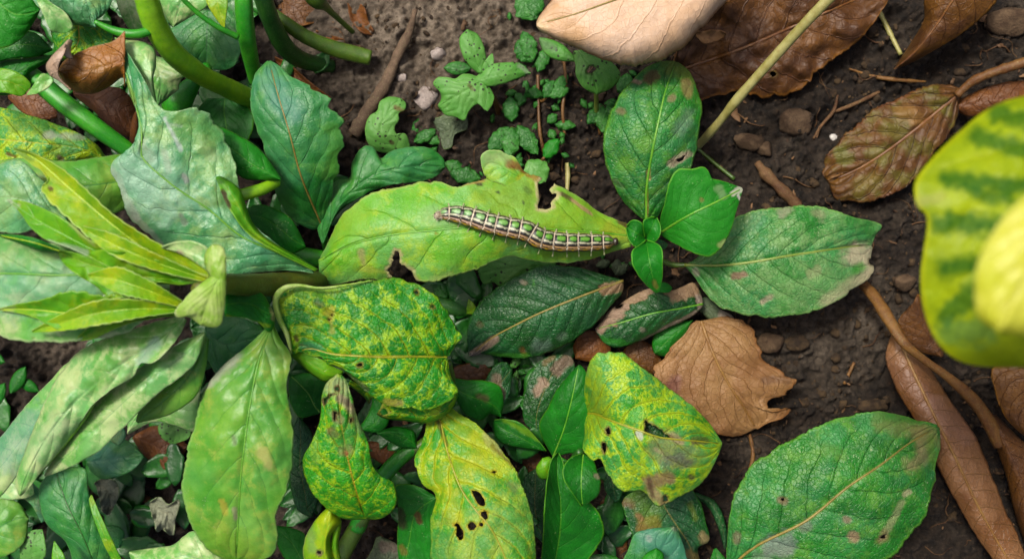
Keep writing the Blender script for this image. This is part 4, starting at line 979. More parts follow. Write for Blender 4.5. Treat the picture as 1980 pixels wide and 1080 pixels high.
leaf(lp, 'leaf', [(412, 534), (398, 518), (362, 490), (318, 476), (270, 449), (215, 412), (172, 372), (118, 325), (76, 302), (50, 292), (25, 286)], [(412, 538), (345, 531), (270, 508), (205, 482), (150, 442), (122, 414), (92, 386), (80, 363), (92, 352), (80, 330), (60, 318), (24, 288)],
     [(412, 536), (350, 515), (287, 485), (225, 440), (142, 370), (65, 305), (25, 287)], (520, 525, 530, 535, 525, 510), zl=(0, 12, 18, 12, 2), zr=(0, 14, 20, 10, 0), pw=1.15, mat=LM['young'], veins=9, slant=.75, pucker=1.2, lump=3, serr=(.06, 16), mid=(1.6, 2.0, SM['rib_lime']),
     patches=[(96, 364, 99, 366, 4, '#6c4c2c', .9, .3), (60, 305, 120, 350, 12, '#d8e068', .5, .7), (30, 290, 60, 305, 8, '#4c8c18', .6, .6)])
leaf(lp, 'leaf', [(400, 545), (300, 515), (210, 476), (172, 464), (135, 432), (100, 411), (52, 391), (12, 384)], [(400, 548), (290, 545), (200, 510), (165, 492), (128, 476), (86, 461), (60, 440), (34, 404), (12, 386)], [(400, 546), (300, 528), (200, 492), (120, 452), (70, 424), (12, 385)], (520, 530, 540, 540, 520), zl=(0, 10, 12, 0), zr=(0, 10, 14, 0), pw=1.15, mat=LM['bright'], veins=7, slant=.7, mid=(1.8, 1.6, SM['rib_green']),
     patches=[(12, 385, 30, 398, 7, '#cce0c0', .8, .5), (95, 468, 165, 488, 5, '#d0e4c8', .7, .6), (135, 434, 182, 474, 3, '#c8d890', .7, .5)])
leaf(lp, 'leaf', [(410, 540), (365, 528), (330, 512), (262, 492), (200, 483), (150, 489), (109, 484)], [(410, 545), (350, 549), (300, 545), (290, 565), (255, 574), (208, 573), (184, 552), (140, 524), (120, 505), (109, 486)], [(410, 542), (310, 538), (230, 525), (165, 508), (109, 485)], (525, 535, 545, 545, 525), zl=(0, 10, 14, 2), zr=(0, 6, 8, 0), pw=1.15, mat=LM['bright'], veins=6, slant=.6, lump=9, pucker=3, ripple=(8, 3),
     patches=[(150, 500, 190, 515, 12, '#8cbc3c', .5, .6), (230, 505, 280, 520, 10, '#a4c038', .5, .7), (200, 545, 260, 560, 14, '#84b424', .5, .7)])
leaf(lp, 'leaf', [(345, 600), (318, 582), (278, 566), (250, 563), (196, 572), (155, 562), (120, 565), (87, 578), (25, 590), (-5, 598)], [(345, 606), (250, 614), (200, 620), (150, 632), (104, 633), (64, 613), (24, 603), (-5, 600)], [(345, 603), (250, 604), (190, 608), (120, 604), (60, 598), (-5, 599)], (525, 540, 550, 545, 525), zl=(0, 14, 16, 2), zr=(0, 8, 10, 0), pw=1.15, mat=LM['bright'], veins=7, slant=.7, serr=(.06, 14), mid=(1.5, 1.6, SM['rib_lime']),
     patches=[(0, 599, 25, 598, 7, '#cce098', .7, .5)])
leaf(lp, 'leaf', [(345, 603), (280, 598), (230, 607), (190, 622), (158, 646), (148, 657)], [(345, 608), (290, 616), (240, 628), (208, 642), (178, 655), (150, 658)], None, (520, 532, 530, 505), zl=(6,), zr=(2,), mat=LM['bright'], veins=5, slant=.7,
     patches=[(180, 650, 200, 640, 10, '#a4cc28', .6, .6)])
for (LL, RR, zz_, mm_) in (
        ([(405, 538), (300, 490), (220, 452), (148, 434)], [(405, 546), (300, 522), (215, 492), (150, 439)], (535, 550, 560, 545), 'young'),
        ([(355, 584), (285, 540), (225, 516), (168, 530)], [(355, 594), (285, 580), (225, 566), (172, 537)], (540, 560, 566, 550), 'young'),
        ([(350, 594), (270, 580), (190, 580), (120, 606), (60, 640)], [(350, 602), (280, 612), (205, 626), (135, 638), (62, 643)], (540, 562, 566, 535), 'young')):
    leaf(lp, 'young_leaf', LL, RR, None, zz_, zl=(6, 12, 2), zr=(6, 10, 1), pw=1.1, mat=LM[mm_], veins=8, slant=.7, pucker=1, lump=3, serr=(.06, 13), mid=(.9, .6, SM['rib_lime']), sp=3)
leaf(lp, 'pale_leaf', [(419, 530), (404, 536), (378, 556), (354, 580), (337, 605), (343, 614), (362, 612), (386, 627)], [(438, 528), (437, 560), (434, 600), (429, 624), (420, 632), (402, 632), (388, 629)], [(428, 529), (412, 560), (396, 600), (387, 628)], (600, 600, 590, 570), zl=(-10,), zr=(-6, -12, -14), mat=LM['cream'], veins=5, slant=.6, lump=5)
leaf(lp, 'pale_leaf', [(416, 552), (402, 530), (394, 506), (397, 486), (408, 474)], [(438, 552), (438, 515), (435, 484), (426, 473), (411, 472)], [(429, 552), (419, 510), (410, 473)], (594, 606, 600), zl=(-14, -18, -6), zr=(-4,), mat=LM['cream'], veins=4, lump=6, pucker=3, serr=(.05, 6))
leaf(lp, 'leaf', [(425, 540), (395, 520), (362, 498), (335, 486), (312, 480)], [(428, 535), (408, 500), (398, 478), (365, 466), (340, 468), (313, 478)], [(426, 538), (385, 495), (313, 479)], (560, 566, 545), zl=(-6,), zr=(8,), mat=LM['pale'], veins=4, lump=6, patches=[(345, 487, 350, 489, 5, '#b4a090', .7, .5)])
leaf(lp, 'leaf', [(330, 550), (240, 520), (180, 492), (92, 468), (0, 455), (-80, 480), (-150, 540)], [(330, 572), (250, 640), (172, 656), (110, 662), (50, 662), (0, 650), (-80, 620), (-150, 545)], [(330, 560), (190, 533), (100, 532), (0, 529), (-150, 542)], (480, 520, 530, 510, 450), zl=(-10, -30, -20), zr=(-10, -20, -30), mat=LM['pale'], veins=7, mid=(2, 2, SM['rib_green']), lump=8,
     patches=[(0, 490, 140, 510, 40, '#5c9c50', .55, .8), (0, 570, 170, 560, 40, '#8cc0ac', .45, .8)])  # lower half tinted bluish to imitate sky sheen
leaf(lp, 'leaf', [(115, 480), (80, 464), (40, 455), (-5, 452)], [(115, 490), (85, 488), (50, 476), (-5, 456)], [(115, 485), (70, 470), (-5, 454)], (560, 575, 550), zl=(0,), zr=(-14,), mat=LM['fresh_dark'], veins=5, mid=(1.2, 1.0, SM['rib_lime']))
leaf(lp, 'leaf', [(240, 318), (205, 302), (190, 282), (150, 256), (106, 239), (60, 223), (0, 207), (-60, 195)], [(240, 322), (165, 312), (110, 318), (40, 328), (-60, 335)], None, (300, 350, 360, 320), zl=(-15, -24, -20), zr=(-10,), mat=LM['mottle_p'], veins=6, lump=8,
     patches=[(40, 235, 100, 250, 22, '#3f7c28', .7, .6), (90, 262, 160, 265, 7, '#c4ccb8', .7, .6), (110, 290, 140, 285, 18, '#5c8c18', .6, .6), (114, 305, 120, 307, 5, '#6c5048', .8, .5), (15, 298, 30, 303, 3, '#7c5c30', .8, .4)])
leaf(lp, 'leaf', [(300, 315), (240, 298), (195, 303), (130, 312), (60, 305), (-60, 318)], [(300, 370), (250, 400), (200, 422), (120, 436), (40, 440), (-60, 430)], [(300, 340), (200, 355), (100, 365), (-60, 372)], (330, 380, 400, 380), zl=(-20,), zr=(-20,), mat=LM['light'], veins=6, lump=8)
leaf(lp, 'leaf', [(130, 420), (105, 380), (75, 340), (35, 308), (-20, 330), (-60, 380)], [(130, 430), (80, 440), (30, 452), (-20, 440), (-60, 400)], None, (440, 460, 440), zl=(-10,), zr=(-10,), mat=LM['bluish'], veins=5, lump=8, patches=[(0, 400, 20, 380, 30, '#a8c878', .5, .7)])
leaf(lp, 'leaf', [(352, 608), (300, 622), (232, 645), (185, 660), (145, 686), (102, 745), (75, 802), (47, 875), (30, 930), (36, 958)], [(362, 617), (346, 650), (312, 688), (292, 702), (272, 702), (258, 728), (210, 756), (178, 784), (142, 838), (80, 912), (50, 950), (38, 960)],
     [(358, 613), (290, 668), (220, 715), (150, 772), (100, 832), (60, 900), (37, 959)], (470, 470, 460, 440, 410, 375), zl=(-6, -24, -30, -14), zr=(-4, 4, -14, -10), mat=LM['pale'], veins=8, slant=.55, lump=10, pucker=4, ripple=(7, 3),
     patches=[(150, 720, 90, 830, 7, '#d8ecac', .6, .7), (70, 870, 110, 820, 20, '#d8ecc0', .5, .8), (180, 745, 220, 700, 14, '#6fa83c', .5, .7), (272, 696, 300, 660, 10, '#b8d4cc', .55, .7)])
tube('leaf_margin', [(184, 776, 436, 2), (165, 805, 424, 4), (135, 842, 408, 5), (105, 880, 392, 4), (78, 914, 376, 2)], SM['stem_bright'], lp, seg=8, flat=.6)
leaf(lp, 'leaf', [(395, 640), (300, 690), (200, 765), (120, 850), (84, 920)], [(398, 645), (378, 700), (340, 735), (312, 755), (250, 815), (190, 872), (130, 905), (86, 922)], None, (446, 442, 428, 404, 366), zl=(-14,), zr=(-6,), mat=LM['pale'], veins=7, lump=8)
leaf(lp, 'leaf', [(160, 682), (125, 705), (95, 737), (47, 787), (0, 845), (-60, 905)], [(170, 705), (120, 800), (60, 880), (0, 960), (-60, 1000)], None, (260, 240, 200, 150), zl=(-16,), zr=(-16,), mat=LM['pale'], veins=6, lump=8, patches=[(0, 880, 60, 820, 40, '#7cacac', .5, .8)])  # broad bluish tint painted in as sky sheen
leaf(lp, 'long_leaf', [(520, 628), (500, 648), (470, 675), (435, 702), (408, 735), (390, 768), (374, 825), (360, 880), (353, 930), (356, 975), (375, 1025), (400, 1060), (428, 1078), (455, 1084)],
     [(530, 628), (540, 650), (562, 686), (560, 715), (555, 742), (558, 770), (562, 795), (567, 842), (562, 918), (548, 960), (535, 995), (537, 1035), (528, 1070), (495, 1086), (458, 1085)],
     [(525, 628), (500, 700), (484, 780), (474, 850), (466, 920), (461, 1000), (457, 1084)], (360, 390, 400, 390, 360, 310), zl=(-6, -24, -34, -34, -16), zr=(-6, -20, -30, -30, -16), mat=LM['light'], veins=7, slant=.6, lump=8, pucker=4, ripple=(5, 4), mid=(2, 1.4, SM['rib_green']),
     patches=[(395, 735, 450, 690, 16, '#d0d4c4', .75, .7), (505, 870, 520, 900, 9, '#dcdc98', .7, .6), (430, 970, 436, 990, 6, '#c8bc68', .7, .5), (452, 845, 455, 858, 4, '#6c7858', .7, .5), (453, 985, 456, 1000, 5, '#b8b098', .7, .4), (440, 1040, 500, 1075, 26, '#8cb424', .5, .8)])
leaf(lp, 'leaf', [(396, 620), (440, 608), (500, 628), (526, 645)], [(396, 650), (400, 690), (420, 722), (460, 698), (526, 650)], None, (240, 260, 280), zl=(-10,), zr=(-16,), mat=LM['teal'], veins=4, lump=6)
leaf(lp, 'leaf', [(434, 566), (470, 556), (508, 568), (522, 590), (530, 604)], [(434, 612), (470, 614), (500, 624), (520, 642), (530, 630), (532, 606)], None, (470, 430, 400), zl=(-10,), zr=(-10,), mat=LM['fresh_dark'], veins=4, lump=5, patches=[(440, 612, 520, 630, 4, '#a8cc50', .7, .5), (526, 595, 530, 615, 5, '#c0b888', .6, .5)])
leaf(lp, 'leaf', [(545, 345), (500, 286), (450, 256), (410, 240), (395, 238)], [(542, 350), (500, 348), (470, 345), (440, 320), (410, 290), (394, 242)], None, (300, 320, 320), zl=(-12,), zr=(-12,), mat=LM['fresh'], veins=5, lump=5)
tube('side_stem', [(430, 385, 330, 10), (470, 376, 320, 12), (505, 366, 300, 12), (535, 352, 270, 10)], SM['stem_bright'], lp)
leaf(lp, 'leaf', [(465, 410), (500, 395), (560, 420), (590, 470)], [(470, 420), (510, 450), (560, 490), (592, 480)], None, (220, 240, 220), zl=(-8,), zr=(-8,), mat=LM['fresh_dark'], veins=4)
tube('side_stem', [(530, 492, 150, 16), (580, 495, 150, 18), (625, 500, 140, 16)], SM['stem_green'], lp)

# ------------------------------------------------------------------ plant with yellow veined leaves below the centre
mp = thing('yellow_veined_plant', 720, 1010, 0, 'sick plant with yellow netted leaves and chewed holes left of centre', 'plant')
tube('stem', [(640, 1120, 40, 17), (662, 1070, 70, 17), (700, 1000, 110, 16), (722, 960, 125, 14), (745, 918, 135, 13), (785, 880, 150, 12), (830, 845, 160, 9), (850, 790, 175, 6), (875, 735, 230, 5), (868, 700, 262, 5)], SM['stem_olive'], mp)
tube('stem', [(690, 1020, 100, 17), (728, 940, 135, 16), (770, 888, 155, 15), (810, 858, 150, 13)], SM['stem_green'], mp)
leaf(mp, 'leaf', [(866, 688), (880, 668), (893, 650), (882, 635), (874, 618), (863, 598), (840, 570), (802, 549), (756, 538), (707, 542), (666, 551), (618, 556), (577, 550), (548, 555), (530, 572), (534, 602), (556, 650), (564, 682)],
     [(866, 692), (872, 727), (886, 757), (862, 778), (830, 792), (790, 788), (745, 782), (707, 756), (684, 735), (663, 716), (646, 706), (633, 704), (628, 692), (604, 688), (580, 676), (566, 684)],
     [(866, 690), (800, 689), (740, 690), (690, 688), (640, 684), (600, 674), (565, 683)], (300, 338, 358, 368, 366, 352), zl=(-5, -12, -14, -8, -3), zr=(-5, -22, -24, -12, -4), mat=LM['mottle'], veins=8, slant=.42, pucker=5, lump=7, ripple=(5, 4), mid=(2.6, 1.4, SM['rib_yellow']),
     patches=[(570, 560, 640, 562, 14, '#8cac50', .5, .7), (630, 604, 642, 595, 7, '#c4bc60', .7, .5), (612, 585, 622, 590, 7, '#5c5c48', .6, .5), (572, 653, 574, 657, 5, '#4c2c1c', .8, .4), (582, 668, 618, 673, 6, '#6fa488', .5, .5), (660, 716, 708, 752, 6, '#3c3420', .75, .5), (640, 610, 642, 640, 5, '#c8c470', .6, .5), (745, 775, 775, 780, 6, '#b89c68', .6, .5)],
     holes=[blob(805, 565, 4, 3), blob(837, 593, 4, 3.2), blob(642, 608, 3), blob(636, 617, 2.6), blob(696, 705, 5, 3.5)], rim='#8c8030', rimr=4)
leaf(mp, 'rolled_margin', [(720, 541), (666, 549), (618, 554), (577, 548), (548, 552), (529, 570), (530, 603), (551, 650), (562, 686)], [(720, 543), (668, 554), (620, 560), (580, 556), (555, 562), (540, 578), (542, 604), (560, 648), (566, 684)], None, (362, 372, 380, 381, 381, 378, 370, 358), zl=(-2,), zr=(-4,), mat=LM['cream'], veins=3, lump=4, sp=2.6)
leaf(mp, 'leaf_fold', [(880, 755), (860, 777), (830, 790), (790, 786), (745, 780), (707, 754), (676, 735)], [(888, 762), (870, 795), (832, 817), (780, 813), (748, 810), (722, 796), (706, 770), (672, 742)], None, (270, 275, 285, 305, 330), zl=(8,), zr=(-30,), mat=LM['mottle'], veins=5, pucker=5, lump=6,
     holes=[[(714, 772), (722, 766), (733, 768), (738, 780), (733, 795), (726, 801), (716, 796), (712, 784)], blob(742, 797, 9, 7)], rim='#a8b060', rimr=5)
leaf(mp, 'leaf_fold', [(562, 684), (585, 680), (628, 698), (648, 710), (664, 718)], [(564, 690), (576, 700), (592, 715), (628, 738), (648, 735), (664, 722)], None, (335, 345, 345, 330), zl=(2,), zr=(-22,), mat=LM['bright'], veins=3, lump=4)
leaf(mp, 'leaf', [(706, 1004), (665, 1002), (640, 990), (618, 970), (598, 940), (584, 908), (585, 890), (603, 850), (619, 810), (622, 762), (633, 738), (655, 722)], [(708, 1003), (735, 1002), (758, 988), (768, 965), (760, 932), (737, 920), (722, 903), (714, 863), (703, 833), (690, 803), (680, 765), (668, 732), (658, 722)],
     [(707, 1003), (692, 960), (676, 900), (664, 840), (656, 780), (656, 723)], (270, 325, 355, 372, 385, 380), zl=(-20, -30, -24, -16, -4), zr=(-20, -30, -20, -14, -4), mat=LM['mottle_b'], veins=6, slant=.55, pucker=6, lump=8, ripple=(4, 3),
     patches=[(640, 742, 660, 745, 20, '#c4c49c', .6, .6), (648, 800, 656, 812, 10, '#b8b088', .6, .5), (640, 833, 652, 840, 8, '#8c7054', .75, .4), (662, 870, 676, 868, 9, '#a8a870', .75, .5), (668, 874, 670, 876, 4, '#a05030', .8, .4), (660, 772, 680, 790, 9, '#b8a890', .75, .5), (668, 776, 680, 784, 5, '#5c4c3c', .7, .4), (680, 790, 695, 830, 7, '#b8b088', .6, .6), (660, 850, 690, 830, 20, '#5ca058', .55, .7), (610, 890, 600, 830, 10, '#a8c868', .4, .7)],
     holes=[blob(652, 751, 4), [(627, 782), (626, 772), (634, 764), (647, 760), (640, 766), (632, 774)], [(645, 796), (654, 797), (653, 800), (648, 801), (648, 812), (645, 811)], blob(679, 812, 3, 4)], rim='#6c5838', rimr=4)
leaf(mp, 'leaf', [(833, 786), (826, 805), (822, 835), (812, 862), (801, 884), (808, 918), (821, 940), (842, 955), (834, 1003), (832, 1050), (840, 1100), (900, 1150), (990, 1170)],
     [(840, 785), (866, 786), (898, 805), (918, 816), (942, 838), (963, 860), (985, 890), (998, 912), (1012, 945), (1022, 975), (1032, 1012), (1036, 1078), (1035, 1120), (1010, 1168)],
     [(836, 786), (850, 810), (862, 860), (873, 897), (893, 947), (920, 985), (950, 1022), (978, 1080), (1000, 1168)], (200, 250, 285, 300, 290), zl=(-5, -20, -34, -34), zr=(-5, -20, -34, -40), mat=LM['mottle_y'], veins=7, slant=.5, pucker=5, lump=8, ripple=(4, 4), mid=(2.2, 1.2, SM['rib_yellow']),
     patches=[(842, 800, 864, 860, 4, '#7c5c38', .7, .5), (836, 790, 850, 800, 6, '#4c3420', .8, .4), (940, 842, 965, 870, 9, '#b8b89c', .7, .6), (952, 862, 992, 900, 4, '#54382c', .85, .4), (890, 1090, 1000, 1000, 60, '#86b470', .5, .8), (850, 930, 900, 900, 30, '#d0d420', .35, .8), (900, 810, 960, 900, 30, '#d0d830', .45, .8), (870, 960, 880, 1000, 18, '#d4d838', .5, .7), (985, 935, 995, 940, 9, '#90a470', .6, .6), (830, 1000, 860, 1080, 24, '#3c8c30', .5, .8)],
     holes=[[(876, 1013), (884, 1010), (890, 1018), (896, 1028), (896, 1040), (888, 1043), (880, 1032), (881, 1022)], [(903, 1014), (908, 1009), (917, 1009), (921, 1015), (917, 1024), (908, 1024), (904, 1020)], [(912, 947), (920, 948), (929, 955), (937, 965), (938, 976), (928, 976), (918, 968), (914, 958)], [(929, 990), (941, 986), (942, 1002), (936, 1006), (930, 998)], blob(931, 1013, 5, 4), [(951, 911), (957, 909), (961, 911), (955, 914)]], rim='#c8bc58', rimr=4)
leaf(mp, 'leaf', [(842, 958), (810, 940), (785, 934), (764, 938), (768, 960), (770, 1000), (768, 1050), (775, 1110)], [(846, 965), (838, 1000), (836, 1050), (832, 1110), (780, 1115)], [(844, 960), (805, 990), (790, 1050), (778, 1112)], (190, 170, 150, 130), zl=(-8,), zr=(-8,), mat=LM['fresh_dark'], veins=6,
     patches=[(805, 995, 812, 1008, 7, '#6c4c34', .85, .3), (772, 990, 780, 1015, 9, '#3c3424', .8, .4), (775, 1055, 782, 1068, 6, '#7c6c3c', .7, .4)])
leaf(mp, 'leaf', [(616, 800), (580, 806), (562, 780), (558, 750), (560, 726)], [(622, 795), (632, 760), (632, 738), (600, 722), (562, 724)], None, (150, 160, 150), zl=(-6,), zr=(-6,), mat=LM['fresh_dark'], veins=4, mid=(1.6, 1, SM['rib_green']))
leaf(mp, 'leaf', [(600, 1000), (575, 985), (560, 930), (556, 860), (575, 805)], [(605, 1000), (615, 960), (604, 900), (604, 840), (580, 805)], None, (60, 80, 90), zl=(-6,), zr=(-6,), mat=LM['dark'], veins=5)
leaf(mp, 'leaf', [(690, 830), (712, 800), (720, 770), (715, 745), (690, 735)], [(695, 832), (735, 835), (752, 815), (740, 770), (692, 736)], None, (150, 160, 150), zl=(-6,), zr=(-6,), mat=LM['fresh_dark'], veins=4)
leaf(mp, 'leaf', [(806, 868), (775, 864), (748, 850), (728, 837)], [(806, 862), (802, 835), (765, 824), (730, 835)], None, (165, 180, 180), zl=(-4,), zr=(-10,), mat=LM['fresh_dark'], veins=3)
leaf(mp, 'leaf', [(640, 1120), (600, 1100), (586, 1075), (588, 1045), (606, 1010), (622, 990), (640, 974)], [(650, 1115), (646, 1075), (640, 1037), (652, 1020), (661, 1008), (650, 990), (641, 975)], [(645, 1118), (628, 1070), (632, 1020), (640, 975)], (250, 275, 290, 290), zl=(-18,), zr=(-30,), mat=LM['young'], veins=5, holes=[blob(617, 1067, 4)], patches=[(598, 1020, 604, 1060, 8, '#8cb878', .6, .6)], rim='#7c6850')
leaf(mp, 'leaf', [(650, 1115), (640, 1075), (641, 1038), (648, 1000), (645, 978)], [(665, 1100), (655, 1050), (660, 1010), (652, 985), (646, 977)], None, (240, 260, 270), zl=(-6,), zr=(-10,), mat=LM['bright'], veins=3)
leaf(mp, 'leaf', [(600, 1110), (560, 1090), (535, 1050), (533, 1018)], [(610, 1100), (595, 1050), (588, 1030), (558, 1018), (535, 1015)], None, (150, 160, 150), zl=(-6,), zr=(-6,), mat=LM['fresh'], veins=4)
leaf(mp, 'leaf', [(455, 1130), (350, 1120), (270, 1110), (248, 1068)], [(455, 1110), (425, 1070), (395, 1035), (372, 1026), (355, 1035), (335, 1052), (295, 1058), (250, 1064)], None, (220, 220, 190), zl=(-10,), zr=(-14,), mat=LM['pale'], veins=5)
leaf(mp, 'leaf', [(880, 770), (900, 800), (930, 812), (948, 800), (968, 806)], [(880, 730), (905, 734), (938, 736), (966, 745), (974, 775), (970, 805)], None, (170, 160, 130), zl=(-10,), zr=(-10,), mat=LM['fresh_dark'], veins=4, patches=[(925, 765, 940, 770, 7, '#6c5444', .7, .5)])
leaf(mp, 'leaf', [(935, 740), (958, 705), (980, 700), (990, 712)], [(938, 755), (965, 790), (985, 760), (991, 714)], None, (120, 125, 110), zl=(-6,), zr=(-6,), mat=LM['dark'], veins=3, patches=[(958, 730, 968, 765, 8, '#8c7864', .8, .5)])
leaf(mp, 'leaf', [(1056, 872), (1040, 850), (1008, 818), (980, 810), (955, 812)], [(1052, 872), (1010, 866), (985, 862), (960, 848), (953, 815)], None, (100, 110, 100), zl=(6,), zr=(-10,), mat=LM['fresh_dark'], veins=4, patches=[(975, 812, 1048, 850, 5, '#8cb840', .7, .6)])
leaf(mp, 'leaf', [(690, 1110), (720, 1060), (728, 1038), (735, 1035)], [(790, 1110), (785, 1070), (765, 1050), (738, 1036)], None, (60, 70, 60), zl=(-6,), zr=(-6,), mat=LM['grey_green'], veins=4, patches=[(740, 1055, 760, 1060, 10, '#7c6c64', .7, .5)])

# ------------------------------------------------------------------ mosaic plant, bottom centre
qp = thing('mosaic_leaf_plant', 1120, 890, 0, 'small plant with torn pale yellow mosaic leaf and upright folded leaves', 'plant')
tube('stem', [(1110, 960, 0, 10), (1108, 920, 90, 10), (1112, 885, 160, 9), (1122, 872, 200, 7)], SM['stem_dark'], qp)
leaf(qp, 'leaf', [(1068, 882), (1048, 845), (1043, 816), (1058, 788), (1074, 757), (1095, 729), (1119, 704)], [(1070, 884), (1098, 876), (1126, 872), (1134, 835), (1138, 777), (1136, 730), (1128, 710), (1120, 704)], [(1069, 883), (1090, 830), (1106, 770), (1119, 705)], (150, 190, 215, 215), zl=(-14, -22, -14), zr=(-4,), mat=LM['fresh_dark'], veins=6, slant=.6, lump=4, pucker=2, mid=(1.6, 1, SM['rib_green']))
leaf(qp, 'leaf', [(1128, 798), (1130, 750), (1135, 714), (1150, 686), (1175, 680), (1203, 683), (1253, 718), (1300, 753), (1343, 788), (1372, 818), (1397, 856)], [(1128, 802), (1130, 840), (1126, 868), (1150, 889), (1160, 885), (1172, 909), (1191, 940), (1207, 950), (1240, 946), (1258, 966), (1275, 978), (1288, 972), (1323, 955), (1358, 932), (1380, 900), (1397, 858)],
     [(1128, 800), (1150, 799), (1175, 810), (1234, 831), (1292, 847), (1347, 852), (1397, 857)], (190, 290, 320, 315, 295, 250), zl=(-5, -24, -34, -30, -5), zr=(-5, -24, -40, -44, -5), mat=LM['mottle_p'], veins=7, slant=.5, pucker=5, lump=6, ripple=(4, 4), mid=(2.6, 1.2, SM['rib_yellow']),
     patches=[(1140, 700, 1165, 800, 14, '#a8c818', .6, .6), (1145, 800, 1165, 830, 14, '#a4c41c', .5, .7), (1275, 862, 1322, 880, 26, '#84906c', .75, .6), (1290, 895, 1320, 890, 14, '#747468', .7, .6), (1342, 850, 1366, 852, 7, '#7c6448', .8, .4), (1255, 935, 1290, 925, 14, '#a08468', .85, .4), (1262, 955, 1280, 970, 11, '#bca884', .85, .4), (1255, 925, 1262, 960, 4, '#4c3424', .7, .5), (1235, 838, 1240, 845, 6, '#d8dccc', .85, .3), (1270, 868, 1276, 872, 6, '#b8b08c', .8, .4), (1300, 842, 1318, 855, 6, '#b8a888', .7, .5), (1330, 870, 1360, 880, 10, '#8cac70', .5, .6), (1337, 920, 1338, 922, 5, '#605c44', .8, .4), (1340, 838, 1370, 850, 10, '#4c8c14', .5, .6)],
     holes=[[(1246, 815), (1250, 813), (1262, 822), (1274, 827), (1284, 836), (1298, 845), (1278, 846), (1262, 840), (1254, 837), (1246, 838), (1248, 828)], blob(1175, 833, 4, 7), [(1165, 853), (1171, 856), (1172, 872), (1168, 876), (1165, 866)], [(1282, 962), (1286, 956), (1290, 962), (1291, 970), (1284, 970)]], rim='#8c7c50', rimr=4)
leaf(qp, 'leaf_flap', [(1246, 812), (1275, 826), (1300, 842)], [(1246, 842), (1275, 850), (1302, 848)], None, (285, 285, 275), mat=LM['dark'], veins=3, sp=3)
leaf(qp, 'leaf', [(1045, 1110), (1050, 1042), (1054, 972), (1059, 925), (1066, 890), (1078, 874)], [(1110, 1110), (1152, 1062), (1168, 1030), (1156, 990), (1140, 972), (1112, 956), (1094, 926), (1087, 890), (1079, 874)], [(1068, 1110), (1082, 1030), (1084, 970), (1078, 920), (1078, 875)], (110, 150, 185, 200, 190), zl=(30, 40, 36, 10), zr=(10, -10, 6, 6), pw=1.2, mat=LM['fresh_dark'], veins=7, lump=4, pucker=2, ripple=(4, 4))
leaf(qp, 'leaf', [(1127, 876), (1104, 884), (1088, 905), (1090, 925), (1104, 948), (1126, 978)], [(1129, 876), (1148, 889), (1155, 909), (1162, 930), (1158, 955), (1140, 970), (1128, 979)], [(1128, 877), (1125, 910), (1124, 945), (1127, 978)], (220, 245, 250, 230), zl=(6, 12, 6), zr=(-4, -8, -4), mat=LM['fresh_dark'], veins=5, lump=3, pucker=2, mid=(1.4, 1, SM['rib_green']), patches=[(1152, 918, 1158, 922, 4, '#9c9480', .8, .4)])
leaf(qp, 'leaf', [(1262, 930), (1225, 948), (1204, 966), (1208, 995), (1220, 1030), (1245, 1065), (1300, 1100), (1345, 1112)], [(1270, 930), (1330, 940), (1354, 970), (1366, 1010), (1371, 1045), (1350, 1058), (1353, 1085), (1348, 1112)], [(1266, 932), (1286, 980), (1308, 1014), (1335, 1057), (1346, 1112)], (130, 140, 130, 100), zl=(-10,), zr=(-16,), mat=LM['dark'], veins=6, pucker=4,
     patches=[(1248, 1012, 1262, 1008, 15, '#a08050', .85, .4), (1335, 1072, 1345, 1078, 12, '#a09060', .8, .4), (1358, 1035, 1366, 1045, 8, '#b0a078', .8, .4), (1208, 972, 1222, 975, 11, '#7c6448', .8, .4), (1230, 950, 1260, 1000, 20, '#7ca030', .5, .7), (1235, 996, 1240, 1000, 6, '#a07c5c', .7, .4), (1335, 975, 1345, 1000, 6, '#8c9c54', .5, .5)])
leaf(qp, 'leaf', [(1245, 1125), (1205, 1090), (1216, 1058), (1226, 1031), (1253, 1022), (1304, 1016)], [(1275, 1125), (1338, 1115), (1329, 1080), (1318, 1042), (1306, 1016)], [(1260, 1125), (1275, 1070), (1304, 1017)], (200, 225, 235), zl=(-12,), zr=(-12,), mat=LM['teal'], veins=4, patches=[(1254, 1038, 1256, 1041, 5, '#b8b8a0', .9, .3), (1255, 1039, 1255.5, 1040, 2, '#504838', .9, .3), (1302, 1019, 1305, 1022, 5, '#a8a88c', .7, .5), (1260, 1040, 1315, 1060, 30, '#6ca49c', .5, .8)])
leaf(qp, 'leaf', [(1240, 1120), (1238, 1085), (1250, 1068), (1268, 1058)], [(1290, 1120), (1285, 1090), (1282, 1068), (1270, 1058)], None, (270, 275, 270), zl=(-8,), zr=(-8,), mat=LM['fresh'], veins=3)
leaf(qp, 'leaf', [(1180, 905), (1168, 925), (1172, 950), (1190, 970)], [(1186, 905), (1200, 930), (1202, 955), (1194, 970)], None, (110, 115, 100), mat=LM['dark'], veins=3)
leaf(qp, 'leaf', [(1035, 840), (1014, 815), (1012, 770), (1030, 715), (1060, 688), (1085, 684)], [(1045, 838), (1070, 790), (1100, 740), (1112, 710), (1106, 690), (1088, 684)], None, (80, 90, 85), zl=(-8,), zr=(-8,), mat=LM['dark'], veins=5, patches=[(1040, 755, 1048, 740, 10, '#b49c88', .9, .3), (1078, 712, 1095, 695, 13, '#8c7868', .85, .4), (1055, 700, 1070, 690, 6, '#84704c', .7, .4)])
leaf(qp, 'leaf', [(1050, 1050), (1015, 1010), (1005, 960), (1015, 920), (1035, 905)], [(1058, 1050), (1062, 980), (1060, 930), (1040, 905)], None, (60, 70, 70), zl=(-6,), zr=(-6,), mat=LM['dark'], veins=4)
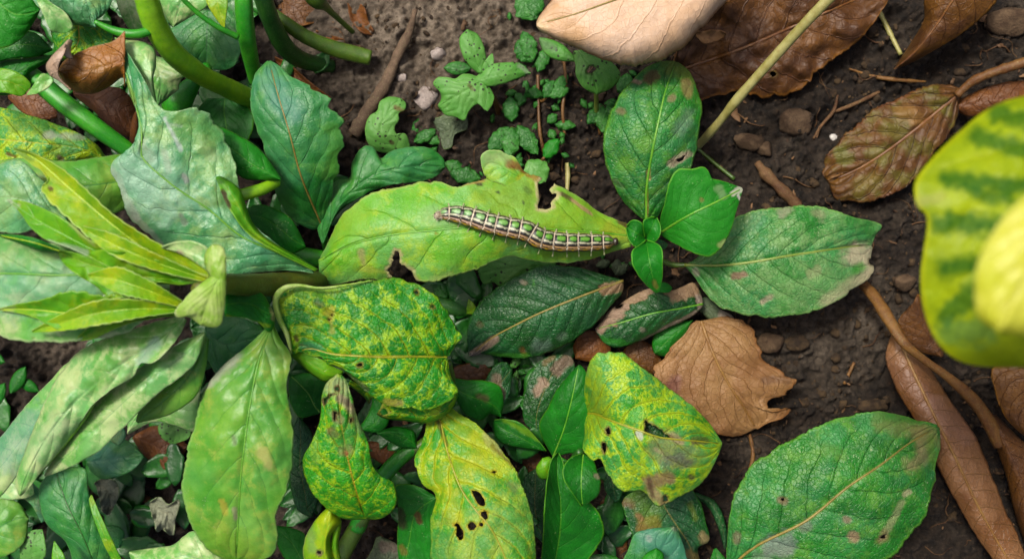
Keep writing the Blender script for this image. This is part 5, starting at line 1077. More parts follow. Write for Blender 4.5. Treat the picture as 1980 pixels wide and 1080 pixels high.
leaf(qp, 'leaf', [(1066, 925), (1045, 925), (1036, 905), (1048, 885)], [(1066, 915), (1070, 895), (1062, 882), (1050, 884)], None, (110, 120, 115), zl=(-6,), zr=(-6,), mat=LM['bright'], veins=2)
tube('leaf_stalk', [(1108, 905, 150, 5), (1095, 893, 152, 5), (1072, 884, 150, 5)], SM['stem_green'], qp)
tube('leaf_stalk', [(1112, 880, 165, 5), (1120, 845, 180, 6), (1128, 803, 190, 6)], SM['stem_green'], qp)
leaf(qp, 'leaf', [(1340, 960), (1365, 975), (1385, 1010), (1400, 1060)], [(1345, 950), (1385, 970), (1405, 1020), (1404, 1062)], None, (40, 50, 40), zl=(-6,), zr=(-6,), mat=LM['dark'], veins=4)

# ------------------------------------------------------------------ lower right leaf
rp = thing('speckled_leaf_plant', 1400, 1120, 0, 'plant with one big speckled leaf pointing up right at the lower right', 'plant')
tube('petiole', [(1360, 1180, 20, 9), (1390, 1135, 100, 9), (1412, 1088, 150, 6)], SM['stem_olive'], rp)
leaf(rp, 'leaf', [(1404, 1100), (1405, 1060), (1410, 1000), (1423, 948), (1446, 908), (1468, 886), (1482, 882), (1500, 866), (1545, 841), (1600, 815), (1655, 801), (1700, 795), (1750, 804), (1772, 812), (1790, 814), (1814, 821)],
     [(1408, 1102), (1480, 1120), (1600, 1120), (1680, 1102), (1726, 1074), (1762, 1034), (1794, 986), (1800, 955), (1809, 925), (1808, 900), (1818, 866), (1817, 824)],
     [(1405, 1100), (1460, 1056), (1560, 1005), (1640, 940), (1700, 900), (1760, 855), (1815, 823)], (150, 205, 232, 225, 170), zl=(-5, -26, -38, -28, -6), zr=(-5, -30, -42, -30, -6), mat=LM['mid'], veins=8, slant=.5, pucker=5, lump=7, ripple=(5, 5), mid=(3.4, 1.2, SM['rib_tan']),
     patches=[(1700, 815, 1780, 830, 16, '#8c9860', .7, .7), (1770, 840, 1800, 850, 18, '#a09868', .75, .6), (1760, 900, 1785, 880, 14, '#b0a47c', .7, .7), (1800, 850, 1806, 900, 9, '#6c9c2c', .6, .7), (1490, 1055, 1520, 1052, 20, '#8c9890', .75, .4), (1555, 1016, 1560, 1012, 10, '#8c9084', .6, .5), (1645, 1034, 1655, 1038, 10, '#b49c80', .85, .4), (1510, 964, 1516, 968, 7, '#8c7c64', .8, .4), (1635, 1003, 1640, 1005, 6, '#8c7c68', .8, .4), (1712, 1030, 1745, 970, 6, '#b8b890', .6, .6), (1750, 955, 1756, 950, 5, '#c0b898', .7, .5), (1700, 1045, 1712, 1035, 9, '#8c8058', .7, .5), (1620, 880, 1600, 870, 14, '#80a860', .4, .7), (1660, 805, 1740, 808, 9, '#2f8424', .5, .7), (1424, 1032, 1426, 1045, 7, '#8c7c68', .7, .5), (1470, 1075, 1520, 1065, 14, '#a0b098', .4, .7)],
     holes=[blob(1708, 1037, 6, 4, -.6), blob(1513, 965, 3.5)], rim='#8c8060')
leaf(rp, 'leaf', [(1380, 1130), (1372, 1090), (1380, 1060)], [(1420, 1130), (1410, 1090), (1385, 1058)], None, (90, 100, 90), mat=LM['fresh_dark'], veins=3)

# ------------------------------------------------------------------ blurred yellow leaf close to the lens
yp = thing('variegated_yellow_plant', 2250, 460, 500, 'yellow green leaf with dark green bands very near the lens at the right edge', 'plant')
band = '#3f8008'
leaf(yp, 'leaf', [(2060, 185), (2000, 184), (1945, 195), (1902, 216), (1858, 252), (1820, 287), (1790, 320), (1770, 350), (1768, 378), (1776, 402), (1790, 415), (1792, 440), (1786, 480), (1780, 530), (1784, 590), (1800, 640), (1820, 672), (1855, 698), (1900, 708), (1960, 710), (2020, 712)],
     [(2070, 185), (2150, 215), (2230, 320), (2250, 460), (2220, 600), (2120, 690), (2022, 712)], [(2065, 185), (2030, 320), (2010, 460), (2010, 600), (2021, 712)], (980, 1010, 1020, 1010, 980), zl=(-15, -40, -24, -40, -15), zr=(-30,), mat=LM['yellow'], veins=6, slant=.25, pucker=5, lump=3, sp=5, jit=0.0, thick=3, mid=(6, 4, SM['rib_yellow']),
     patches=[(1930, 222, 2000, 235, 18, band, .8, .7), (1885, 262, 1990, 292, 17, band, .8, .7), (1830, 345, 1990, 360, 15, band, .85, .7), (1880, 370, 1950, 385, 14, band, .8, .7), (1822, 430, 1925, 435, 20, band, .85, .7), (1825, 520, 1900, 505, 17, band, .85, .7), (1830, 610, 1890, 560, 20, band, .8, .7), (1840, 645, 1900, 640, 26, '#86b468', .7, .6), (1820, 380, 1770, 395, 9, '#dce098', .5, .6)])
leaf(yp, 'leaf', [(2120, 330), (2040, 345), (1975, 385), (1925, 440), (1892, 500), (1884, 560), (1890, 610), (1925, 640)], [(2130, 340), (2160, 450), (2120, 590), (2030, 645), (1930, 642)], [(2125, 335), (2050, 440), (1980, 540), (1928, 641)], (1290, 1300, 1300, 1290), zl=(-12,), zr=(-12,), mat=LM['glow'], veins=5, sp=6, lump=2, jit=0.0)
tube('stem', [(2420, 420, 300, 14), (2330, 400, 800, 14), (2200, 300, 1050, 12), (2100, 230, 1010, 10), (2065, 187, 985, 8)], SM['stem_bright'], yp)
tube('leaf_stalk', [(2330, 400, 820, 10), (2240, 360, 1150, 9), (2125, 336, 1282, 8)], SM['stem_bright'], yp)

# ------------------------------------------------------------------ toothed leaves
tp = thing('toothed_leaf_plant', 630, 465, 0, 'blue green plant with a tall toothed leaf and a wavy lobed leaf', 'plant')
tube('stem', [(640, 500, 20, 9), (632, 480, 90, 8), (626, 455, 150, 7)], SM['stem_green'], tp)
leaf(tp, 'leaf', [(622, 440), (600, 444), (552, 410), (530, 360), (514, 300), (490, 228), (484, 188), (494, 142), (518, 116)], [(624, 440), (640, 385), (655, 330), (660, 290), (664, 245), (652, 217), (632, 187), (610, 172), (580, 155), (555, 141), (540, 126), (522, 116)],
     [(623, 438), (582, 340), (560, 258), (538, 185), (520, 117)], (150, 235, 280, 290, 260), zl=(-6, -22, -28, -20, -4), zr=(-4, -10, -14, -10, -4), mat=LM['teal'], veins=7, slant=.55, lump=6, pucker=3, mid=(2.4, 1.0, SM['rib_tan']), serr=(.09, 8), serr_side='R', jit=.02,
     patches=[(520, 160, 560, 215, 24, '#6ca498', .5, .8), (640, 250, 650, 330, 14, '#6cac50', .5, .7), (530, 360, 560, 400, 14, '#6cac5c', .4, .7)])  # bluish patch near the tip is painted sky sheen
leaf(tp, 'leaf', [(623, 472), (614, 440), (630, 400), (641, 360), (652, 348), (676, 344), (681, 312), (704, 281), (722, 284), (736, 306), (752, 294), (780, 285), (830, 286), (857, 306), (862, 322)], [(625, 473), (655, 412), (706, 376), (760, 357), (820, 350), (845, 340), (862, 324)], [(624, 472), (660, 392), (722, 340), (790, 322), (862, 323)], (150, 190, 210, 200, 170), zl=(-6, -14, -20, -10), zr=(-6, -14, -10), mat=LM['teal'], veins=7, lump=8, pucker=5, ripple=(5, 4))
sp3 = thing('speckled_seedling', 775, 290, 0, 'pale green S shaped speckled seedling leaf below the grey pebble', 'seedling', 'small seedlings on the bare soil')
leaf(sp3, 'leaf', [(760, 300), (720, 288), (708, 268), (706, 246), (715, 224), (729, 214), (734, 197), (752, 187), (774, 189)], [(792, 296), (792, 278), (782, 258), (768, 260), (763, 245), (772, 232), (771, 219), (784, 212), (785, 200), (776, 190)], None, (50, 75, 80, 70), zl=(-6,), zr=(-6,), mat=LM['seedling'], veins=5, patches=[(765, 207, 782, 215, 4, '#7c6040', .7, .5), (755, 275, 758, 277, 4, '#4c3c28', .8, .4)], sp=3)

# ------------------------------------------------------------------ seedlings at the top
SG = 'small seedlings on the bare soil'
s1 = thing('speckled_seedling', 945, 190, 0, 'biggest pale speckled seedling with upright oval leaf on bare soil', 'seedling', SG)
tube('stem', [(965, 225, 0, 5), (955, 190, 60, 5), (930, 155, 105, 5)], SM['red_stem'], s1)
leaf(s1, 'leaf', [(925, 143), (905, 125), (890, 95), (889, 72), (903, 57)], [(936, 140), (940, 115), (935, 88), (922, 65), (905, 57)], None, (115, 130, 130), zl=(-6,), zr=(-6,), mat=LM['seedling'], veins=4, sp=3)
leaf(s1, 'leaf', [(930, 146), (934, 125), (944, 110), (951, 103)], [(936, 146), (952, 136), (955, 118), (953, 104)], None, (112, 118, 115), mat=LM['seedling'], veins=2, sp=3)
leaf(s1, 'leaf', [(920, 148), (945, 127), (985, 120), (1012, 126), (1027, 141)], [(922, 166), (955, 167), (1000, 153), (1027, 143)], None, (115, 125, 110), zl=(-6,), zr=(-8,), mat=LM['seedling'], veins=4, sp=3, patches=[(1005, 128, 1018, 138, 6, '#a8bca0', .6, .5)])
leaf(s1, 'leaf', [(932, 148), (895, 143), (880, 152), (862, 149), (845, 150), (837, 162), (850, 178), (853, 190), (846, 204)], [(942, 160), (956, 190), (942, 215), (924, 202), (906, 216), (898, 233), (880, 226), (862, 223), (847, 207)], [(936, 154), (900, 175), (847, 206)], (112, 120, 105), zl=(-6,), zr=(-8,), mat=LM['seedling'], veins=5, sp=3, lump=5, patches=[(908, 165, 914, 172, 4, '#5c4828', .7, .5)])
oval(s1, 'leaf', 912, 132, 55, 26, 180, 60, LM['seedling_dark'], sp=3)
leaf(s1, 'leaf', [(905, 220), (870, 220), (838, 232), (842, 245)], [(905, 235), (903, 250), (880, 260), (872, 285), (858, 288), (850, 262), (843, 247)], None, (35, 40, 30), mat=LM['grey_green'], veins=3, sp=3.5)
s2 = thing('speckled_seedling', 1130, 200, 0, 'seedling with a round pierced leaf peeking from under the pinkish dead leaf', 'seedling', SG)
tube('stem', [(1153, 240, 0, 4.5), (1153, 195, 60, 4.5), (1150, 150, 110, 4)], SM['petiole'], s2)
leaf(s2, 'leaf', [(1118, 116), (1085, 84), (1058, 74), (1043, 72)], [(1112, 120), (1075, 116), (1052, 102), (1042, 80)], None, (150, 150, 140), zl=(-6,), zr=(-6,), mat=LM['seedling'], veins=4, sp=3, patches=[(1045, 82, 1070, 92, 9, '#6c8464', .6, .6)])
leaf(s2, 'leaf', [(1108, 98), (1112, 125), (1114, 148), (1130, 171), (1153, 183)], [(1130, 95), (1180, 118), (1198, 140), (1196, 156), (1180, 172), (1155, 183)], [(1118, 97), (1145, 140), (1154, 183)], (160, 165, 145), zl=(-8,), zr=(-8,), mat=LM['seedling'], veins=5, sp=3, holes=[blob(1143, 134, 10, 5.5, -.5)], rim='#4c6c28')
def seedling(label, x, y, leaves, mat='seedling_dark', stems=(), group=SG):
    t = thing('seedling', x, y, 0, label, 'seedling', group)
    for (lx, ly, ln, wd, an, lz) in leaves:
        oval(t, 'leaf', lx, ly, ln, wd, an, lz, LM[mat], tilt=4, sp=2.8, jit=.05, serr=(.13, 5), ripple=(3, 3))
    rr = np.random.default_rng(int(x * 3 + y))
    for k in range(5):
        lx, ly, ln, wd, an, lz = leaves[k % len(leaves)]
        l2 = rr.uniform(14, 26)
        oval(t, 'leaflet', x + rr.normal() * 20, y + rr.normal() * 18, l2, l2 * rr.uniform(.45, .75), rr.uniform(0, 360), max(10, lz - 16), LM['seedling_dark'], tilt=3, sp=2.8, jit=.06, serr=(.2, 4))
    for s in stems:
        tube('stem', s, SM['red_stem'], t, lump=.15)
    return t
seedling('dark green speckled seedling right of the biggest pale seedling', 1015, 130, [(1030, 120, 52, 40, 235, 45), (1032, 118, 62, 34, 250, 50), (1018, 128, 55, 28, 165, 38), (1040, 140, 50, 26, -70, 40)], stems=[[(1040, 145, 30, 3), (1041, 200, 24, 3), (1044, 255, 18, 3.5), (1052, 300, 5, 4)]])
seedling('dark seedling with toothed leaflets below the round pierced leaf', 1065, 185, [(1052, 190, 40, 26, -60, 42), (1060, 186, 44, 24, -20, 44), (1070, 178, 44, 22, -50, 42), (1050, 186, 34, 20, 200, 36)], stems=[[(1040, 190, 14, 2.5), (1048, 196, 22, 2.5), (1058, 186, 34, 2.5)]])
seedling('small oval leaved seedling in the dark gap below the pale seedling', 990, 210, [(990, 236, 50, 32, -95, 50), (1000, 190, 40, 24, -60, 36), (1012, 160, 48, 26, 100, 34), (1005, 165, 40, 20, 40, 30)], stems=[[(950, 185, 30, 3), (975, 215, 26, 3), (996, 240, 10, 3)]])
seedling('three lobed dark seedling above the curled lobe of the lime leaf', 995, 275, [(985, 245, 62, 34, 130, 55), (990, 245, 60, 36, 95, 60), (1000, 242, 70, 34, 55, 58), (1005, 250, 50, 26, 60, 50)], stems=[[(1000, 300, 0, 4), (992, 270, 30, 4), (990, 246, 52, 3)]])
seedling('single oval bright seedling leaf left of the tall upper leaf', 1070, 290, [(1051, 306, 48, 30, -52, 48)], mat='fresh', stems=[[(1040, 320, 0, 3), (1046, 312, 30, 3), (1052, 305, 46, 2.5)]])
seedling('round speckled seedling leaf just behind the chewed lobe', 1030, 325, [(1020, 310, 55, 50, 50, 80), (1050, 330, 40, 30, 140, 70)], mat='seedling')
seedling('frilly pale seedling under the pierced round leaf', 1165, 225, [(1160, 200, 60, 30, 80, 40), (1165, 205, 46, 26, 130, 38), (1172, 205, 48, 24, 50, 42)], stems=[[(1160, 260, 0, 3), (1158, 230, 20, 3), (1162, 204, 36, 2.5)]])
seedling('tiny seedling pair with a pale spot beside the reddish stems', 1075, 240, [(1058, 238, 26, 20, -40, 30), (1062, 250, 22, 18, 60, 30), (1072, 240, 42, 20, 5, 26)])
seedling('dark seedling under the pale rim of the teal lobed leaf', 890, 335, [(930, 345, 62, 34, 190, 30), (900, 330, 44, 26, 200, 26)])
seedling('green seedling in the shade right of the pale speckled one', 815, 265, [(800, 275, 50, 26, -30, 36), (815, 262, 42, 22, 20, 32), (800, 262, 36, 20, -70, 30)])
seedling('dark round leaved seedling at the very top beside the pinkish leaf', 1025, 10, [(1000, -8, 60, 50, 50, 40), (1040, -15, 50, 34, 100, 44)], mat='seedling_dark')
seedling('dark seedling leaf in the shade right of the pierced leaf', 1210, 165, [(1205, 190, 50, 34, -80, 20), (1225, 180, 40, 26, -60, 18)])
seedling('dark seedling leaves below the dark leaf at the lower centre', 925, 700, [(905, 690, 50, 26, 60, 20), (940, 705, 46, 22, 30, 24), (975, 700, 50, 24, 80, 26), (990, 690, 44, 24, 20, 30), (890, 700, 40, 24, 120, 20)], group='seedlings in the shaded gaps')
seedling('small pale leaved seedling in the lower central gap', 1000, 705, [(1010, 690, 34, 16, 140, 50), (1000, 715, 36, 14, 100, 46), (1030, 700, 30, 14, 20, 44)], mat='seedling', group='seedlings in the shaded gaps')
seedling('small seedling hidden between lime leaf and green shoot', 850, 555, [(850, 550, 50, 34, 100, 60), (880, 540, 40, 26, 60, 50)], group='seedlings in the shaded gaps')
seedling('tiny seedling at the foot of the central rosette', 1200, 505, [(1195, 500, 30, 20, 100, 40), (1215, 510, 34, 18, 140, 40), (1180, 505, 30, 18, 160, 36)], mat='grey_green', group='seedlings in the shaded gaps')
tag(tube('reddish_stem', [(1088, 100, 50, 3), (1094, 160, 36, 3), (1040 + 48, 210, 30, 3.2), (1092, 260, 14, 3)], SM['red_stem']), 'thin reddish upright stem beside the tiny seedling pair', 'stem')

# ------------------------------------------------------------------ thick stems and leaves, upper left
gp = thing('thick_stemmed_plant', 500, 200, -40, 'plant with thick glossy green stems crossing the upper left', 'plant')
tube('stem', [(270, -60, 420, 25), (283, -5, 390, 24), (301, 50, 350, 23), (333, 100, 300, 22), (385, 142, 230, 20), (440, 170, 150, 19), (500, 198, 60, 18)], SM['stem_bright'], gp, seg=20, lump=.07, rib=.025)
tube('stem', [(469, -40, 330, 16), (471, 0, 320, 17), (474, 50, 290, 17), (482, 100, 240, 16), (494, 155, 170, 14)], SM['stem_green'], gp, seg=20, lump=.07, rib=.03)
tube('stem', [(500, -40, 260, 18), (510, 0, 230, 18), (524, 40, 190, 18), (547, 85, 130, 18), (580, 114, 70, 17), (640, 130, 10, 14)], SM['stem_dark'], gp, seg=20, lump=.07, rib=.03)
tube('stem', [(530, 25, 150, 9), (550, 42, 140, 12), (590, 70, 110, 14), (640, 92, 80, 15), (700, 108, 60, 15), (717, 112, 58, 14)], SM['stem_olive'], gp, seg=20, lump=.07, rib=.03)
tube('leaf_stalk', [(330, -30, 390, 6), (357, 2, 370, 5), (388, 30, 350, 5), (424, 54, 330, 5.5), (460, 72, 305, 6)], SM['stem_green'], gp)
tube('leaf_stalk', [(183, 42, 380, 4), (222, 60, 370, 8), (262, 66, 365, 9), (298, 58, 355, 9)], SM['stem_green'], gp)
tube('leaf_stalk', [(590, -30, 210, 18), (612, 0, 180, 17), (628, 12, 150, 9), (645, 28, 110, 6), (682, 62, 40, 5)], SM['stem_olive'], gp)
tube('leaf_stalk', [(400, 130, 180, 10), (382, 150, 150, 12), (362, 175, 130, 20), (345, 195, 125, 27), (330, 210, 110, 20)], SM['stem_green'], gp)
tube('leaf_stalk', [(20, 118, 160, 17), (75, 158, 185, 19), (125, 200, 190, 19), (185, 245, 180, 18), (262, 300, 150, 15)], SM['stem_green'], gp, rib=.05)
leaf(gp, 'leaf', [(150, -90), (80, -60), (64, -2), (83, 20), (110, 37), (140, 47), (170, 52), (185, 54)], [(160, -90), (225, -60), (218, 0), (212, 14), (200, 30), (187, 40), (186, 53)], [(155, -90), (160, -20), (185, 53)], (350, 365, 350), zl=(-20,), zr=(-12,), mat=LM['bluish'], veins=6, lump=6, patches=[(110, 10, 160, 40, 18, '#246c34', .8, .4)])  # bluish colour imitates sky reflected on a dark glossy blade
leaf(gp, 'leaf', [(-60, -40), (-30, 60), (0, 95), (22, 88), (50, 66), (70, 36), (78, 20)], [(-50, -60), (20, -60), (65, -10), (78, 18)], None, (330, 350, 330), zl=(-14,), zr=(-10,), mat=LM['fresh'], veins=5, lump=5)
leaf(gp, 'leaf', [(-40, 90), (40, 60), (70, 65), (102, 95)], [(-40, 130), (20, 115), (70, 110), (102, 98)], None, (230, 240, 220), zl=(-10,), zr=(-10,), mat=LM['fresh_dark'], veins=5)
leaf(gp, 'leaf', [(-40, 118), (50, 112), (110, 105)], [(-40, 185), (30, 180), (60, 140), (112, 112)], None, (210, 220, 200), zl=(-10,), zr=(-10,), mat=LM['fresh_dark'], veins=5)
leaf(gp, 'leaf', [(-30, 130), (30, 138), (60, 165), (50, 180)], [(-30, 180), (10, 180), (40, 186), (50, 182)], None, (225, 230, 215), mat=LM['bright'], veins=4)
leaf(gp, 'leaf', [(102, 150), (82, 142), (62, 168), (50, 184)], [(104, 156), (95, 168), (70, 182), (51, 184)], None, (270, 275, 265), mat=LM['pale'], veins=3)
leaf(gp, 'leaf', [(90, 30), (104, 90), (106, 120)], [(215, 40), (215, 90), (130, 115), (108, 120)], [(150, 35), (150, 85), (108, 120)], (290, 300, 280), zl=(-10,), zr=(-10,), mat=LM['mottle'], veins=5, pucker=4)
leaf(gp, 'leaf', [(65, -10), (82, 25), (100, 60), (125, 65)], [(90, 0), (130, 30), (140, 55), (127, 65)], None, (370, 360, 340), mat=LM['pale'], veins=3)
leaf(gp, 'leaf', [(220, -20), (230, 20), (250, 58), (262, 66)], [(258, -20), (275, 30), (282, 55), (264, 66)], None, (250, 260, 250), mat=LM['pale'], veins=4)
leaf(gp, 'leaf', [(320, -50), (305, -10), (318, 30), (334, 53)], [(400, -50), (404, 8), (370, 32), (336, 53)], [(360, -50), (350, 0), (335, 53)], (240, 250, 230), zl=(-8,), zr=(-8,), mat=LM['pale'], veins=5)
leaf(gp, 'leaf', [(400, -40), (398, 0), (420, 40), (433, 55)], [(440, -40), (440, 10), (436, 40), (434, 55)], None, (290, 290, 280), mat=LM['young'], veins=4)
leaf(gp, 'leaf', [(285, 110), (268, 130), (285, 165), (303, 206)], [(300, 108), (332, 117), (370, 140), (352, 152), (345, 172), (306, 206)], [(292, 110), (310, 150), (304, 206)], (220, 230, 200), zl=(-8,), zr=(-8,), mat=LM['pale'], veins=5, serr=(.08, 6))
leaf(gp, 'leaf', [(360, 20), (330, 60), (345, 110), (390, 135)], [(450, 20), (470, 80), (450, 130), (394, 136)], None, (90, 100, 80), zl=(-8,), zr=(-8,), mat=LM['teal'], veins=5)
leaf(gp, 'leaf', [(400, 190), (380, 220), (400, 270), (440, 290)], [(470, 190), (490, 230), (480, 270), (442, 290)], None, (90, 100, 80), mat=LM['fresh_dark'], veins=5)

# ------------------------------------------------------------------ blurred ground plants, lower left
bp = thing('broad_leaved_weed', 170, 1060, -150, 'blue green weed with a twisted long leaf at the lower left', 'weed')
leaf(bp, 'leaf', [(240, 1120), (222, 1070), (190, 1010), (172, 950), (162, 905), (110, 905)], [(150, 1130), (128, 1050), (92, 1015), (76, 975), (78, 935), (104, 906)], [(195, 1125), (160, 1035), (130, 975), (107, 906)], (60, 100, 110, 90), zl=(-14,), zr=(-18,), mat=LM['teal'], veins=6, lump=8, mid=(1.6, 1.4, SM['stem_dark']))
leaf(bp, 'leaf', [(240, 1120), (200, 1050), (172, 965), (176, 955)], [(250, 1110), (215, 1040), (190, 985), (178, 956)], None, (90, 110, 100), mat=LM['bright'], veins=4)
leaf(bp, 'leaf', [(112, 1120), (100, 1080), (104, 1045)], [(130, 1120), (125, 1075), (106, 1045)], None, (150, 160, 150), mat=LM['bright'], veins=3)
wp = thing('round_leaved_weed', 20, 1030, -150, 'mottled pale round leaved weed in the lower left corner', 'weed')
leaf(wp, 'leaf', [(-40, 1060), (-50, 1000), (-10, 960), (35, 970), (56, 1000)], [(-40, 1080), (10, 1075), (45, 1050), (56, 1005)], None, (0, 20, 0), zl=(-8,), zr=(-8,), mat=LM['light'], veins=4)
leaf(wp, 'leaf', [(40, 1100), (40, 1050), (60, 1025), (80, 1022)], [(70, 1100), (88, 1070), (86, 1040), (82, 1022)], None, (-20, 0, -10), mat=LM['seedling'], veins=4)
leaf(wp, 'leaf', [(40, 960), (60, 975), (80, 1010)], [(60, 930), (85, 960), (84, 1008)], None, (-20, 0, -10), mat=LM['bluish'], veins=3)
leaf(wp, 'leaf', [(-20, 920), (20, 900), (60, 930), (66, 955)], [(-20, 960), (20, 965), (50, 962), (64, 957)], None, (10, 20, 10), mat=LM['pale'], veins=3)
vp = thing('oval_leaved_weed', 300, 850, -150, 'weed with pale oval leaves around the brown leaf lower left', 'weed')
leaf(vp, 'leaf', [(246, 832), (250, 790), (300, 745), (362, 715), (388, 730)], [(246, 840), (300, 815), (340, 822), (378, 832), (388, 770)], None, (110, 120, 120), zl=(-10,), zr=(-10,), mat=LM['pale'], veins=4)
leaf(vp, 'leaf', [(400, 650), (360, 690), (310, 735), (270, 790), (262, 815)], [(405, 655), (398, 710), (380, 765), (330, 800), (266, 818)], None, (400, 400, 360), zl=(-10,), zr=(-12,), mat=LM['light'], veins=5)
leaf(vp, 'leaf', [(330, 810), (306, 822), (312, 845), (332, 858)], [(335, 808), (368, 820), (366, 845), (336, 858)], None, (-10, 0, -10), mat=LM['seedling'], veins=3)
leaf(vp, 'leaf', [(165, 888), (185, 858), (240, 848), (277, 880)], [(166, 896), (182, 918), (212, 926), (260, 905), (278, 884)], None, (-30, -20, -30), mat=LM['teal'], veins=4, patches=[(185, 870, 215, 900, 22, '#6ca4a0', .5, .7)])
oval(vp, 'leaf', 290, 1018, 50, 44, 235, -60, LM['fresh_dark'])
oval(vp, 'leaf', 205, 1015, 50, 48, 60, -60, LM['teal'])
oval(vp, 'leaf', 230, 860, 44, 34, -100, 20, LM['bluish'])
tag(leaf(None, 'shrivelled_leaf', [(182, 935), (195, 925), (225, 932), (229, 960), (210, 995)], [(186, 940), (192, 965), (196, 985), (206, 995)], None, (-50, -30, -50), zl=(10,), zr=(10,), mat=LM['shrivelled'], veins=4, lump=14, pucker=6, ripple=(9, 3)), 'shrivelled whitish leaf beside the blue green oval leaf lower left', 'dead leaf', 'shrivelled pale leaves')
tag(leaf(None, 'shrivelled_leaf', [(290, 970), (310, 960), (325, 975), (347, 965), (340, 1000), (335, 1034)], [(288, 975), (298, 1010), (305, 1028), (315, 1022), (328, 1034)], None, (-50, -30, -50), zl=(10,), zr=(10,), mat=LM['shrivelled'], veins=4, lump=14, pucker=6, ripple=(9, 3)), 'shrivelled whitish two lobed leaf left of the long hanging leaf', 'dead leaf', 'shrivelled pale leaves')
ep = thing('ground_weed', 30, 700, -150, 'small green weed on the bare soil at the left edge', 'weed')
for (a, b, c, d, e, f) in ((20, 760, 60, 26, -60, -60), (10, 700, 70, 30, 200, -50), (30, 730, 54, 22, 30, -70), (10, 740, 60, 26, 120, -60)):
    oval(ep, 'leaf', a, b, c, d, e, f, LM['fresh_dark'])

def undergrowth():
    """dim tangle of small leaves low under the left plants"""
    r = np.random.default_rng(21)
    Vs, Fs = [], []; off = 0
    zones = [(-60, 460, -60, 320, 95), (420, 640, 130, 480, 26), (-60, 330, 980, 1140, 26), (540, 800, 700, 1000, 50), (860, 1060, 640, 900, 44), (380, 560, 560, 760, 26), (150, 400, 640, 960, 34), (-40, 140, 830, 1140, 24), (1040, 1230, 880, 1120, 26), (830, 960, 530, 640, 12)]
    for (x0, x1, y0, y1, n) in zones:
        for i in range(n):
            x, y = r.uniform(x0, x1), r.uniform(y0, y1)
            ln = r.uniform(50, 105); wd = ln * r.uniform(.38, .62); a = r.uniform(0, 6.28)
            base = float(soil_z(np.array([x]), np.array([y]))[0]) + r.uniform(12, 60)
            u = np.linspace(.01, .99, 9); s = np.linspace(-1, 1, 7)
            w = wd / 2 * np.interp(u, [0, .12, .35, .6, .85, 1], [.06, .55, .95, 1, .62, .02]) * r.uniform(.85, 1.12, 9)
            px = u[:, None] * ln + 0 * s; py = w[:, None] * s[None]
            pz = base + 7 * np.sin(u[:, None] * 2.4) * r.uniform(-.6, 1) + r.uniform(-3, 5) * np.abs(s)[None] + 3 * np.sin(u[:, None] * 14 + r.uniform(0, 6)) * s[None] ** 2 + r.uniform(-.3, .3) * py
            X = x + px * math.cos(a) - py * math.sin(a); Yq = y + px * math.sin(a) + py * math.cos(a)
            Vs.append(W(X, Yq, pz).reshape(-1, 3)); Fs.append(grid_faces(9, 7)[:, ::-1] + off); off += 63
    n = N('undergrowth leaf'); co = n.coords()
    g = n.n('ShaderNodeNewGeometry')
    ri = g.outputs['Random Per Island']
    base = n.mix(ri, C('#1f5c24'), C('#4a8c40'))
    n3 = n.noise(co, 9, 4)
    base = n.mix(n.math('MULTIPLY', n.ramp(n3, .35, .7), .5), base, C('#2c6430'))
    m = n.finish(base, .4, n3, .0004, .6, .15, None, .5)
    o = mk_obj('undergrowth', np.vstack(Vs), np.vstack(Fs), m, origin=(0, 0, 0), solid=1.2 * K)
    tag(o, 'dim tangle of small weeds low under the bigger leaves', 'undergrowth', kind='stuff')
undergrowth()

